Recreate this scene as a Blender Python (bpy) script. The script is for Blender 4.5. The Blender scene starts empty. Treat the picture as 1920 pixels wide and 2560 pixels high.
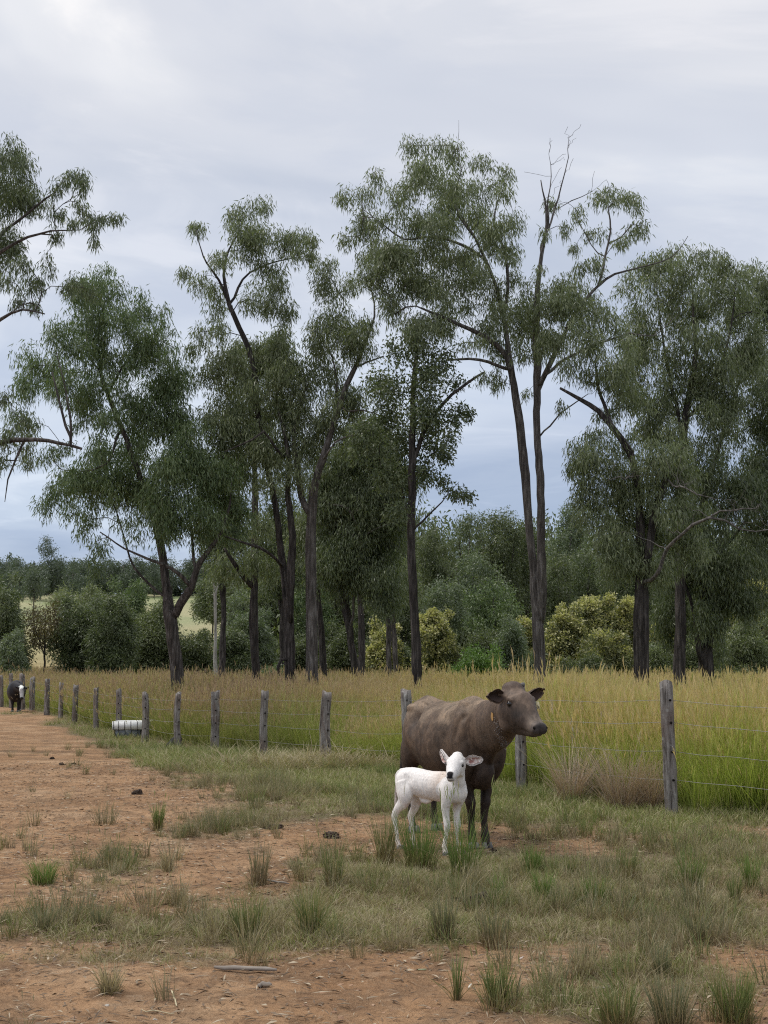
import bpy, math, random
import numpy as np
from mathutils import Vector, Matrix
R = math.radians
sc = bpy.context.scene
COL = sc.collection
rng = np.random.default_rng(7)
random.seed(7)

# ------------------------------------------------------------ camera
CAM_H = 1.65
FPX = 3200.0                      # focal length in pixels of the 1920 x 2560 photograph
PITCH = math.atan2(380.0, FPX)
cd = bpy.data.cameras.new('camera')
cam = bpy.data.objects.new('camera', cd)
COL.objects.link(cam)
cam.location = (0, 0, CAM_H)
cam.rotation_euler = (math.pi / 2 + PITCH, 0, 0)
cd.sensor_width = 36
cd.lens = 36 * FPX / 2560
cd.clip_start = 0.1
cd.clip_end = 3000
sc.camera = cam

# ------------------------------------------------------------ sky and light
SUN_EL, SUN_AZ = 60, 280          # azimuth: 0 = straight ahead of the camera, clockwise
w = bpy.data.worlds.new('World')
sc.world = w
w.use_nodes = True
nt = w.node_tree
nt.nodes.clear()
N = nt.nodes.new
L = nt.links.new
out = N('ShaderNodeOutputWorld')
bg = N('ShaderNodeBackground')
bg.inputs['Strength'].default_value = 0.1
sky = N('ShaderNodeTexSky')
sky.sky_type = 'NISHITA'
sky.sun_disc = False
sky.sun_elevation = R(SUN_EL)
sky.sun_rotation = R(SUN_AZ)
sky.air_density = 1.0
sky.dust_density = 2.0
tc = N('ShaderNodeTexCoord')
sep = N('ShaderNodeSeparateXYZ')
L(tc.outputs['Generated'], sep.inputs[0])


def wmath(op, a, b=None, clamp=False):
    m = N('ShaderNodeMath')
    m.operation = op
    m.use_clamp = clamp
    for i, v in enumerate((a, b)):
        if v is None:
            continue
        if isinstance(v, (int, float)):
            m.inputs[i].default_value = v
        else:
            L(v, m.inputs[i])
    return m.outputs[0]


zc = wmath('MAXIMUM', sep.outputs['Z'], 0.0)
den = wmath('ADD', zc, 0.16)
cx = wmath('DIVIDE', sep.outputs['X'], den)
cy = wmath('DIVIDE', sep.outputs['Y'], den)
comb = N('ShaderNodeCombineXYZ')
L(cx, comb.inputs[0])
L(cy, comb.inputs[1])


def wnoise(scale, detail, rough, dist, sx=1.0, sy=1.0, off=(0, 0, 0)):
    mp = N('ShaderNodeMapping')
    mp.inputs['Scale'].default_value = (sx, sy, 1)
    mp.inputs['Location'].default_value = off
    mp.inputs['Rotation'].default_value = (0, 0, R(12))
    L(comb.outputs[0], mp.inputs[0])
    n = N('ShaderNodeTexNoise')
    n.inputs['Scale'].default_value = scale
    n.inputs['Detail'].default_value = detail
    n.inputs['Roughness'].default_value = rough
    n.inputs['Distortion'].default_value = dist
    L(mp.outputs[0], n.inputs['Vector'])
    return n.outputs[0]


def wramp(fac, stops):
    r = N('ShaderNodeValToRGB')
    r.color_ramp.interpolation = 'EASE'
    while len(r.color_ramp.elements) < len(stops):
        r.color_ramp.elements.new(0.5)
    for e, (p, c) in zip(r.color_ramp.elements, stops):
        e.position = p
        e.color = (*c, 1)
    L(fac, r.inputs[0])
    return r.outputs[0]


def wmix(fac, a, b, mode='MIX'):
    m = N('ShaderNodeMix')
    m.data_type = 'RGBA'
    m.blend_type = mode
    for i, v in ((0, fac), (6, a), (7, b)):
        if isinstance(v, (int, float)):
            m.inputs[i].default_value = v
        elif isinstance(v, tuple):
            m.inputs[i].default_value = (*v, 1)
        else:
            L(v, m.inputs[i])
    return m.outputs[2]


# cloud deck: blue grey low down, paler and brighter higher up, brightest overhead
grad = wramp(zc, [(0.0, (3.5, 4.2, 5.4)), (0.10, (3.9, 4.6, 5.8)), (0.20, (4.6, 5.15, 6.15)),
                  (0.30, (5.25, 5.6, 6.3)), (0.42, (5.85, 6.0, 6.4)), (0.58, (6.3, 6.4, 6.7)), (1.0, (12.0, 12.0, 12.1))])
big = wnoise(0.75, 4, 0.55, 0.9, 1.0, 1.05, (3.3, 1.2, 0))
soft = wramp(big, [(0.34, (0.82, 0.85, 0.90)), (0.5, (0.97, 0.975, 0.99)), (0.64, (1.17, 1.15, 1.11))])
c1 = wmix(1.0, grad, soft, 'MULTIPLY')
fine = wnoise(2.1, 6, 0.58, 1.0, 0.9, 1.3, (1.0, 5.0, 0))
wisp = wramp(fine, [(0.36, (0.93, 0.945, 0.97)), (0.52, (1.0, 1.0, 1.0)), (0.68, (1.16, 1.13, 1.09))])
c2 = wmix(1.0, c1, wisp, 'MULTIPLY')
c3 = wmix(0.08, c2, sky.outputs[0])
L(c3, bg.inputs['Color'])
L(bg.outputs[0], out.inputs[0])

sd = bpy.data.lights.new('sun', 'SUN')
sd.energy = 1.5
sd.angle = R(11)
sd.color = (1.0, 0.955, 0.89)
sun = bpy.data.objects.new('sun', sd)
COL.objects.link(sun)
el, az = R(SUN_EL), R(SUN_AZ)
to_sun = Vector((math.sin(az) * math.cos(el), math.cos(az) * math.cos(el), math.sin(el)))
sun.rotation_euler = to_sun.to_track_quat('Z', 'Y').to_euler()

sc.view_settings.view_transform = 'Standard'
sc.view_settings.look = 'None'
sc.view_settings.gamma = 1.0
sc.view_settings.exposure = 0.38
sc.view_settings.use_curve_mapping = False
sc.render.engine = 'CYCLES'
sc.cycles.max_bounces = 6
sc.cycles.diffuse_bounces = 3
sc.cycles.transmission_bounces = 4
sc.cycles.use_denoising = False
sc.cycles.filter_width = 1.15
sc.cycles.sample_clamp_indirect = 4.0

# ------------------------------------------------------------ picture measures -> places
CP, SP = math.cos(PITCH), math.sin(PITCH)


def ray(px, py):
    xr = (px - 960) / FPX
    yr = (1280 - py) / FPX
    return np.array([xr, CP - yr * SP, SP + yr * CP])


def at(px, py, d):
    """The point at d metres ahead of the camera that is seen at px, py."""
    r = ray(px, py)
    return np.array([0, 0, CAM_H]) + r * (d / r[1])


def smooth01(t):
    t = np.clip(t, 0, 1)
    return t * t * (3 - 2 * t)


def vnoise(x, y, seed=0):
    """Value noise, vectorised."""
    xi = np.floor(x).astype(np.int64)
    yi = np.floor(y).astype(np.int64)
    fx = x - xi
    fy = y - yi
    fx = fx * fx * (3 - 2 * fx)
    fy = fy * fy * (3 - 2 * fy)

    def h(a, b):
        n = (a * 374761393 + b * 668265263 + seed * 1442695041) & 0x7fffffff
        n = ((n ^ (n >> 13)) * 1274126177) & 0x7fffffff
        n = (n ^ (n >> 16)) & 0xffff
        return n / 65535.0
    return (h(xi, yi) * (1 - fx) + h(xi + 1, yi) * fx) * (1 - fy) + (h(xi, yi + 1) * (1 - fx) + h(xi + 1, yi + 1) * fx) * fy


def fbm(x, y, seed=0, oct=4):
    s = 0
    a = 0.5
    for i in range(oct):
        s = s + a * vnoise(x * 2 ** i, y * 2 ** i, seed + i)
        a *= 0.5
    return s / (1 - 0.5 ** oct)


def terrain(x, y):
    x = np.asarray(x, float)
    y = np.asarray(y, float)
    far = smooth01((y - 85) / 130.0)
    z = 13.5 * far
    z = z + 0.9 * far * (fbm(x / 40, y / 40, 5, 2) - 0.5) * 2
    near = np.exp(-((y - 9) / 16.0) ** 2) * (y > -30)
    bump = (fbm(x / 1.1, y / 1.1, 11, 3) - 0.5) * 0.06 + (fbm(x / 0.25, y / 0.25, 12, 3) - 0.5) * 0.045
    return z + near * bump


def ground_at(px, py):
    r = ray(px, py)
    t = -CAM_H / r[2]
    p = np.array([0, 0, CAM_H]) + r * t
    p[2] = float(terrain(p[0], p[1]))
    return p


def to_px(x, y, z=0.0):
    f = y * CP + (z - CAM_H) * SP
    u = -y * SP + (z - CAM_H) * CP
    f = np.maximum(f, 0.01)
    return 960 + FPX * x / f, 1280 - FPX * u / f


# ------------------------------------------------------------ mesh helpers
def mesh_np(name, V, quads=None, tris=None, smooth=False):
    me = bpy.data.meshes.new(name)
    V = np.asarray(V, np.float32)
    nq = 0 if quads is None else len(quads)
    ntr = 0 if tris is None else len(tris)
    me.vertices.add(len(V))
    me.vertices.foreach_set('co', V.ravel())
    loops = []
    if nq:
        loops.append(np.asarray(quads, np.int32).ravel())
    if ntr:
        loops.append(np.asarray(tris, np.int32).ravel())
    loops = np.concatenate(loops)
    me.loops.add(len(loops))
    me.loops.foreach_set('vertex_index', loops)
    me.polygons.add(nq + ntr)
    starts = np.concatenate([np.arange(nq) * 4, nq * 4 + np.arange(ntr) * 3]).astype(np.int32)
    me.polygons.foreach_set('loop_start', starts)
    me.update(calc_edges=True)
    me.validate()
    if smooth:
        me.polygons.foreach_set('use_smooth', np.ones(len(me.polygons), bool))
    return me


class MB:
    """Collects vertices and faces for one mesh."""

    def __init__(self):
        self.v = []
        self.q = []
        self.t = []
        self.n = 0

    def add(self, V, quads=None, tris=None):
        V = np.asarray(V, float).reshape(-1, 3)
        if quads is not None and len(quads):
            self.q.append(np.asarray(quads, int) + self.n)
        if tris is not None and len(tris):
            self.t.append(np.asarray(tris, int) + self.n)
        self.v.append(V)
        self.n += len(V)

    def tube(self, P, rad, sides=6, cap=True, ridge=0.0, seed=0):
        P = np.asarray(P, float)
        n = len(P)
        rad = np.broadcast_to(np.asarray(rad, float), (n,))
        T = np.gradient(P, axis=0)
        T /= np.linalg.norm(T, axis=1)[:, None] + 1e-9
        ref = np.array([1.0, 0, 0]) if abs(T[0][0]) < 0.8 else np.array([0, 1.0, 0])
        U = np.empty((n, 3))
        u = ref
        for i in range(n):
            u = u - T[i] * np.dot(u, T[i])
            u = u / (np.linalg.norm(u) + 1e-9)
            U[i] = u
        W = np.cross(T, U)
        a = np.arange(sides) * 2 * math.pi / sides
        rr = np.repeat(rad[:, None], sides, 1)
        if ridge:
            s = np.cumsum(np.concatenate([[0], np.linalg.norm(np.diff(P, axis=0), axis=1)]))
            rg = vnoise(np.repeat((s * 0.9)[:, None], sides, 1) + seed * 7.7, np.repeat((np.arange(sides) * 0.93)[None], n, 0), seed)
            lump = vnoise(np.repeat((s * 1.3)[:, None], sides, 1) + seed, np.repeat((np.cos(a) + np.sin(2 * a))[None], n, 0), seed + 3)
            rr = rr * (1 + ridge * (rg - 0.5) * 2 + 0.12 * (lump - 0.5))
        V = P[:, None, :] + rr[:, :, None] * (np.cos(a)[None, :, None] * U[:, None, :] + np.sin(a)[None, :, None] * W[:, None, :])
        i = np.arange(n - 1)[:, None] * sides
        j = np.arange(sides)[None]
        j2 = (j + 1) % sides
        q = np.stack([i + j, i + j2, i + sides + j2, i + sides + j], -1).reshape(-1, 4)
        V = V.reshape(-1, 3)
        tr = []
        if cap:
            V = np.concatenate([V, P[:1], P[-1:]])
            b, e = n * sides, n * sides + 1
            for k in range(sides):
                k2 = (k + 1) % sides
                tr.append((b, k2, k))
                tr.append((e, (n - 1) * sides + k, (n - 1) * sides + k2))
        self.add(V, q, tr)

    def box(self, c, s, M=None):
        c = np.asarray(c, float)
        s = np.asarray(s, float) / 2
        V = np.array([(x, y, z) for x in (-1, 1) for y in (-1, 1) for z in (-1, 1)], float) * s
        if M is not None:
            V = V @ np.array(M).T
        self.add(V + c, [(0, 1, 3, 2), (4, 6, 7, 5), (0, 4, 5, 1), (2, 3, 7, 6), (0, 2, 6, 4), (1, 5, 7, 3)])

    def build(self, name, mat=None, parent=None, smooth=False, loc=None):
        V = np.concatenate(self.v)
        q = np.concatenate(self.q) if self.q else None
        t = np.concatenate(self.t) if self.t else None
        me = mesh_np(name, V, q, t, smooth)
        return link(name, me, mat, parent, loc)


def link(name, me, mat=None, parent=None, loc=None):
    o = bpy.data.objects.new(name, me)
    COL.objects.link(o)
    if mat is not None:
        me.materials.append(mat)
    if parent is not None:
        o.parent = parent
    if loc is not None:
        o.location = loc
    return o


def tag(o, label=None, cat=None, group=None, kind=None):
    if label:
        o['label'] = label
    if cat:
        o['category'] = cat
    if group:
        o['group'] = group
    if kind:
        o['kind'] = kind
    return o


def thing(name, loc, label, cat, group=None):
    o = bpy.data.objects.new(name, None)
    o.empty_display_size = 0.2
    COL.objects.link(o)
    o.location = [float(v) for v in loc]
    return tag(o, label, cat, group)


# ------------------------------------------------------------ materials
class Mat:
    def __init__(self, name, rough=0.8, spec=0.2):
        self.m = bpy.data.materials.new(name)
        self.m.use_nodes = True
        self.t = self.m.node_tree
        self.b = self.t.nodes['Principled BSDF']
        self.b.inputs['Roughness'].default_value = rough
        self.b.inputs['Specular IOR Level'].default_value = spec
        self.o = self.t.nodes['Material Output']

    def n(self, typ):
        return self.t.nodes.new(typ)

    def l(self, a, b):
        self.t.links.new(a, b)

    def coord(self, which='Object', scale=(1, 1, 1)):
        c = self.n('ShaderNodeTexCoord')
        mp = self.n('ShaderNodeMapping')
        mp.inputs['Scale'].default_value = scale
        self.l(c.outputs[which], mp.inputs[0])
        return mp.outputs[0]

    def pos(self, scale=(1, 1, 1)):
        c = self.n('ShaderNodeNewGeometry')
        mp = self.n('ShaderNodeMapping')
        mp.inputs['Scale'].default_value = scale
        self.l(c.outputs['Position'], mp.inputs[0])
        return mp.outputs[0]

    def noise(self, vec, scale, detail=4, rough=0.55, dist=0.0):
        n = self.n('ShaderNodeTexNoise')
        n.inputs['Scale'].default_value = scale
        n.inputs['Detail'].default_value = detail
        n.inputs['Roughness'].default_value = rough
        n.inputs['Distortion'].default_value = dist
        self.l(vec, n.inputs['Vector'])
        return n.outputs[0]

    def ramp(self, fac, stops, interp='LINEAR'):
        r = self.n('ShaderNodeValToRGB')
        r.color_ramp.interpolation = interp
        while len(r.color_ramp.elements) < len(stops):
            r.color_ramp.elements.new(0.5)
        for e, (p, c) in zip(r.color_ramp.elements, stops):
            e.position = p
            e.color = (*c, 1) if isinstance(c, tuple) else (c, c, c, 1)
        self.l(fac, r.inputs[0])
        return r.outputs[0]

    def mix(self, fac, a, b, mode='MIX'):
        m = self.n('ShaderNodeMix')
        m.data_type = 'RGBA'
        m.blend_type = mode
        for i, v in ((0, fac), (6, a), (7, b)):
            if isinstance(v, (int, float)):
                m.inputs[i].default_value = v
            elif isinstance(v, tuple):
                m.inputs[i].default_value = (*v, 1)
            else:
                self.l(v, m.inputs[i])
        return m.outputs[2]

    def math(self, op, a, b=0.0, clamp=False):
        m = self.n('ShaderNodeMath')
        m.operation = op
        m.use_clamp = clamp
        for i, v in enumerate((a, b)):
            if isinstance(v, (int, float)):
                m.inputs[i].default_value = v
            else:
                self.l(v, m.inputs[i])
        return m.outputs[0]

    def attr(self, name, out='Fac'):
        a = self.n('ShaderNodeAttribute')
        a.attribute_name = name
        return a.outputs[out]

    def island(self):
        return self.n('ShaderNodeNewGeometry').outputs['Random Per Island']

    def objrand(self):
        return self.n('ShaderNodeObjectInfo').outputs['Random']

    def color(self, c):
        if isinstance(c, tuple):
            self.b.inputs['Base Color'].default_value = (*c, 1)
        else:
            self.l(c, self.b.inputs['Base Color'])

    def bump(self, h, strength=0.5, dist=0.02):
        b = self.n('ShaderNodeBump')
        b.inputs['Strength'].default_value = strength
        b.inputs['Distance'].default_value = dist
        self.l(h, b.inputs['Height'])
        self.l(b.outputs[0], self.b.inputs['Normal'])

    def translucent(self, col, fac):
        t = self.n('ShaderNodeBsdfTranslucent')
        if isinstance(col, tuple):
            t.inputs[0].default_value = (*col, 1)
        else:
            self.l(col, t.inputs[0])
        m = self.n('ShaderNodeMixShader')
        m.inputs[0].default_value = fac
        self.l(self.b.outputs[0], m.inputs[1])
        self.l(t.outputs[0], m.inputs[2])
        self.l(m.outputs[0], self.o.inputs[0])


def leaf_mat(name, cols, spec=0.5, rough=0.42, trans=0.32, patch=0.35):
    """cols: dark, mid, light leaf colours; varied leaf by leaf and in soft patches through the crown."""
    m = Mat(name, rough, spec)
    isl = m.island()
    nz = m.noise(m.pos(), 0.55, 2, 0.5)
    f = m.math('ADD', m.math('MULTIPLY', isl, 1 - patch), m.math('MULTIPLY', nz, patch))
    c = m.ramp(f, [(0.08, cols[0]), (0.5, cols[1]), (0.92, cols[2])])
    m.color(c)
    m.translucent(m.mix(1.0, c, (1.15, 1.3, 0.6), 'MULTIPLY'), trans)
    return m.m


def bark_mat(name, dark, light, sc_=1.0, red=None):
    m = Mat(name, 0.92, 0.12)
    v = m.pos((1, 1, 0.13))
    n1 = m.noise(v, 16 * sc_, 5, 0.65, 0.3)
    n2 = m.noise(m.pos((1, 1, 0.5)), 2.2, 3)
    c = m.ramp(n1, [(0.34, tuple(0.30 * x for x in dark)), (0.5, dark), (0.68, light)])
    c = m.mix(m.math('MULTIPLY', n2, 0.5), c, red or dark)
    m.color(c)
    m.bump(n1, 1.0, 0.05)
    return m.m


M = {}
# foliage: leaf colours, the far set greyed towards haze
M['leaf_iron'] = leaf_mat('leaf_iron', [(0.078, 0.097, 0.048), (0.155, 0.183, 0.092), (0.262, 0.286, 0.156)])
M['leaf_green'] = leaf_mat('leaf_green', [(0.060, 0.090, 0.040), (0.118, 0.166, 0.070), (0.208, 0.252, 0.118)])
M['leaf_dark'] = leaf_mat('leaf_dark', [(0.056, 0.074, 0.038), (0.112, 0.140, 0.068), (0.195, 0.220, 0.115)])
M['leaf_olive'] = leaf_mat('leaf_olive', [(0.052, 0.068, 0.032), (0.098, 0.120, 0.055), (0.170, 0.190, 0.085)])
M['leaf_grey'] = leaf_mat('leaf_grey', [(0.074, 0.100, 0.060), (0.135, 0.168, 0.098), (0.215, 0.250, 0.148)])
M['leaf_yellow'] = leaf_mat('leaf_yellow', [(0.30, 0.295, 0.12), (0.48, 0.45, 0.21), (0.62, 0.57, 0.30)], patch=0.2)
M['leaf_wattle'] = leaf_mat('leaf_wattle', [(0.075, 0.090, 0.040), (0.140, 0.155, 0.070), (0.230, 0.230, 0.105)])
M['leaf_lime'] = leaf_mat('leaf_lime', [(0.060, 0.110, 0.025), (0.110, 0.190, 0.040), (0.170, 0.260, 0.060)])
M['leaf_rusty'] = leaf_mat('leaf_rusty', [(0.060, 0.052, 0.026), (0.110, 0.090, 0.042), (0.170, 0.130, 0.060)])
M['leaf_far'] = leaf_mat('leaf_far', [(0.060, 0.080, 0.058), (0.088, 0.112, 0.080), (0.120, 0.145, 0.105)])  # greyed leaf colour stands in for distance haze
M['bark_iron'] = bark_mat('bark_iron', (0.078, 0.068, 0.061), (0.215, 0.195, 0.18), red=(0.052, 0.042, 0.038))
M['bark_black'] = bark_mat('bark_black', (0.050, 0.043, 0.040), (0.155, 0.137, 0.126))
M['bark_grey'] = bark_mat('bark_grey', (0.098, 0.086, 0.078), (0.26, 0.24, 0.225))
M['bark_dead'] = bark_mat('bark_dead', (0.12, 0.108, 0.10), (0.29, 0.272, 0.255), red=(0.11, 0.098, 0.09))
M['bark_pale'] = bark_mat('bark_pale', (0.34, 0.32, 0.29), (0.52, 0.50, 0.46), 0.5, red=(0.3, 0.28, 0.25))

# ------------------------------------------------------------ ground
# where grass covers the soil: centres and radii taken on the ground (listed by where the photograph shows them)
COVER = [
    (1560, 2000, 620, 75, 1.2), (820, 1945, 330, 48, 1.15), (560, 1895, 230, 30, 1.1), (345, 1850, 150, 24, 1.0),
    (190, 1808, 110, 13, 0.95), (260, 1832, 110, 18, 0.8), (430, 1890, 120, 26, 0.8), (60, 1786, 70, 7, 0.6), (70, 1882, 70, 7, 0.5), (150, 1920, 60, 9, 0.4), (40, 1960, 60, 8, 0.35), (420, 1960, 120, 16, 0.4), (1680, 2190, 430, 105, 0.85), (1180, 2240, 360, 75, 0.62), (1540, 2320, 460, 60, 0.72),
    (560, 2325, 520, 48, 0.60), (960, 2290, 260, 80, 0.72), (1620, 2500, 330, 80, 0.72), (1290, 2455, 110, 50, 0.35),
    (130, 2310, 150, 36, 0.42), (560, 2070, 150, 34, 0.40), (760, 2010, 280, 40, 0.60), (270, 2160, 240, 26, 0.34),
    (1500, 2420, 400, 26, 0.5), (1120, 2020, 260, 30, 0.8), (620, 2230, 360, 36, 0.34), (900, 2180, 160, 40, 0.40), (1280, 2160, 200, 40, 0.35), (360, 2400, 380, 26, 0.30),
    (1440, 2128, 120, 18, -0.65), (1090, 2070, 130, 18, -0.45), (1290, 2445, 230, 36, -0.35), (520, 2490, 560, 50, -0.45),
    (230, 1990, 260, 60, -0.5), (40, 1850, 150, 50, -0.4), (900, 2440, 260, 40, -0.4), (1560, 2360, 190, 18, -0.3), (860, 2100, 180, 22, -0.35)]

# the fence line on the ground, from the far left to the near right
POST_PX = [  # top x, top y, base x, base y, width in the picture
    (3, 1688, 4, 1768, 10), (27, 1684, 28, 1770, 10), (55, 1685, 56, 1774, 13), (82, 1693, 81, 1776, 13),
    (119, 1698, 117, 1788, 13), (154, 1707, 151, 1796, 11), (189, 1713, 186, 1808, 14), (241, 1720, 241, 1826, 13),
    (297, 1724, 295, 1840, 14), (363, 1731, 362, 1855, 16), (447, 1733, 447, 1869, 17), (539, 1729, 537, 1880, 22),
    (662, 1728, 660, 1897, 20), (818, 1730, 818, 1914, 27), (1014, 1726, 1020, 1936, 28), (1300, 1712, 1306, 1986, 30),
    (1666, 1707, 1680, 2042, 37)]
FENCE = np.array([ground_at(p[2], p[3])[:2] for p in POST_PX])
_ext0 = FENCE[0] + (FENCE[0] - FENCE[4]) * 6
_n = FENCE[-1]
_ext1 = _n + np.array([3.3, -2.0])
_ext2 = _ext1 + np.array([4.0, -2.6])
_ext3 = _ext2 + np.array([18.0, -12.0])
FLINE = np.vstack([_ext0, FENCE, _ext1, _ext2, _ext3])


def beyond_fence(x, y):
    """Metres behind the fence line (negative on the track side)."""
    d = np.full(np.shape(x), 1e9)
    sgn = np.ones(np.shape(x))
    for a, b in zip(FLINE[:-1], FLINE[1:]):
        ab = b - a
        t = np.clip(((x - a[0]) * ab[0] + (y - a[1]) * ab[1]) / (ab @ ab), 0, 1)
        dx = x - (a[0] + t * ab[0])
        dy = y - (a[1] + t * ab[1])
        dd = np.hypot(dx, dy)
        s = np.sign(ab[0] * dy - ab[1] * dx)
        near = dd < d
        d = np.where(near, dd, d)
        sgn = np.where(near, s, sgn)
    return d * sgn


def cover(x, y):
    px, py = to_px(x, y)
    c = np.where((px < 330) & (py < 2110), 0.0, 0.09)
    for cx_, cy_, rx, ry, wgt in COVER:
        q = ((px - cx_) / rx) ** 2 + ((py - cy_) / ry) ** 2
        c = c + wgt * np.exp(-q ** 1.5)
    c = c + 1.15 * (fbm(x / 0.7, y / 0.9, 21, 4) - 0.5) * (0.45 + 1.0 * np.clip(c, 0, 1)) + 0.35 * (fbm(x / 0.2, y / 0.25, 22, 2) - 0.5)
    far = smooth01((y - 60) / 30)
    c = np.clip(c, 0, 1.1) * (1 - far) + far * 0.9
    bf = beyond_fence(x, y)
    c = np.where(bf > -0.1, np.maximum(c, smooth01((bf + 0.1) / 0.4)), c)
    return np.clip(c, 0, 1)


ys = [-60, -40, -25, -14, -8, -4, -1, 1, 2.2, 3.2]
y_ = 3.8
while y_ < 640:
    ys.append(y_)
    y_ *= 1.0085 if y_ < 30 else (1.03 if y_ < 260 else 1.15)
ys = np.array(ys)
us = np.concatenate([-np.geomspace(3.2, 1.06, 16), np.linspace(-1, 1, 301), np.geomspace(1.06, 3.2, 16)])
YY, UU = np.meshgrid(ys, us, indexing='ij')
WW = 0.36 * np.abs(YY) + 1.4
XX = UU * WW
ZZ = terrain(XX, YY)
cov = cover(XX.ravel(), YY.ravel())
nr, nc = XX.shape
ii = (np.arange(nr - 1)[:, None] * nc + np.arange(nc - 1)[None]).ravel()
gq = np.stack([ii, ii + 1, ii + nc + 1, ii + nc], -1)
gme = mesh_np('ground', np.stack([XX.ravel(), YY.ravel(), ZZ.ravel()], -1), gq, smooth=True)
a_ = gme.attributes.new('grass_cover', 'FLOAT', 'POINT')
a_.data.foreach_set('value', cov.astype(np.float32))

m = Mat('soil', 0.95, 0.1)
v = m.pos()
n1 = m.noise(v, 0.8, 5, 0.6, 0.4)
n2 = m.noise(v, 9, 6, 0.7, 0.2)
n3 = m.noise(v, 45, 4, 0.7)
n4 = m.noise(m.pos((1, 1.1, 1)), 1.7, 6, 0.68, 0.8)
dirt = m.ramp(n1, [(0.3, (0.30, 0.173, 0.092)), (0.5, (0.405, 0.245, 0.135)), (0.7, (0.495, 0.335, 0.205))])
dirt = m.mix(m.ramp(n4, [(0.46, 0.0), (0.62, 0.7)]), dirt, (0.19, 0.118, 0.07))
n5 = m.noise(m.pos((1, 1, 1)), 6.0, 5, 0.7, 0.5)
dirt = m.mix(m.ramp(n5, [(0.30, 0.65), (0.46, 0.0)]), dirt, (0.13, 0.085, 0.056))
dirt = m.mix(m.ramp(n5, [(0.56, 0.0), (0.70, 0.5)]), dirt, (0.44, 0.32, 0.215))
dirt = m.mix(m.ramp(n2, [(0.32, 0.6), (0.5, 0.0)]), dirt, (0.125, 0.075, 0.046))
dirt = m.mix(m.ramp(n3, [(0.56, 0.0), (0.72, 0.55)]), dirt, (0.48, 0.36, 0.24))
litter = m.ramp(m.noise(m.pos((1, 1, 1)), 26, 5, 0.7, 0.6), [(0.3, (0.075, 0.058, 0.038)), (0.5, (0.155, 0.125, 0.078)), (0.7, (0.28, 0.24, 0.155))])
litter = m.mix(m.ramp(m.noise(v, 3.0, 3), [(0.45, 0.0), (0.6, 0.6)]), litter, (0.115, 0.135, 0.062))
cv = m.attr('grass_cover')
fac = m.math('ADD', cv, m.math('MULTIPLY', m.math('SUBTRACT', n2, 0.5), 0.9))
near_c = m.mix(m.ramp(fac, [(0.22, 0.0), (0.72, 0.85)]), dirt, litter)
# the far paddock slope: pale grass
sepn = m.n('ShaderNodeSeparateXYZ')
m.l(m.pos(), sepn.inputs[0])
farf = m.ramp(m.math('MULTIPLY', sepn.outputs['Y'], 0.004), [(0.22, 0.0), (0.34, 1.0)])
fieldc = m.ramp(m.noise(m.pos(), 0.09, 5, 0.6), [(0.35, (0.20, 0.245, 0.115)), (0.5, (0.285, 0.30, 0.165)), (0.65, (0.36, 0.335, 0.20))])
goldf = m.ramp(m.math('MULTIPLY', sepn.outputs['Y'], 0.004), [(0.44, 1.0), (0.58, 0.0)])
fieldc = m.mix(goldf, fieldc, m.ramp(m.noise(m.pos(), 0.5, 4), [(0.35, (0.27, 0.215, 0.105)), (0.65, (0.40, 0.325, 0.175))]))
m.color(m.mix(farf, near_c, fieldc))
hb = m.math('ADD', m.math('ADD', n2, m.math('MULTIPLY', n3, 0.5)), m.math('MULTIPLY', n5, 1.2))
m.bump(hb, 1.0, 0.05)
tag(link('ground', gme, m.m), kind='structure')

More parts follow.
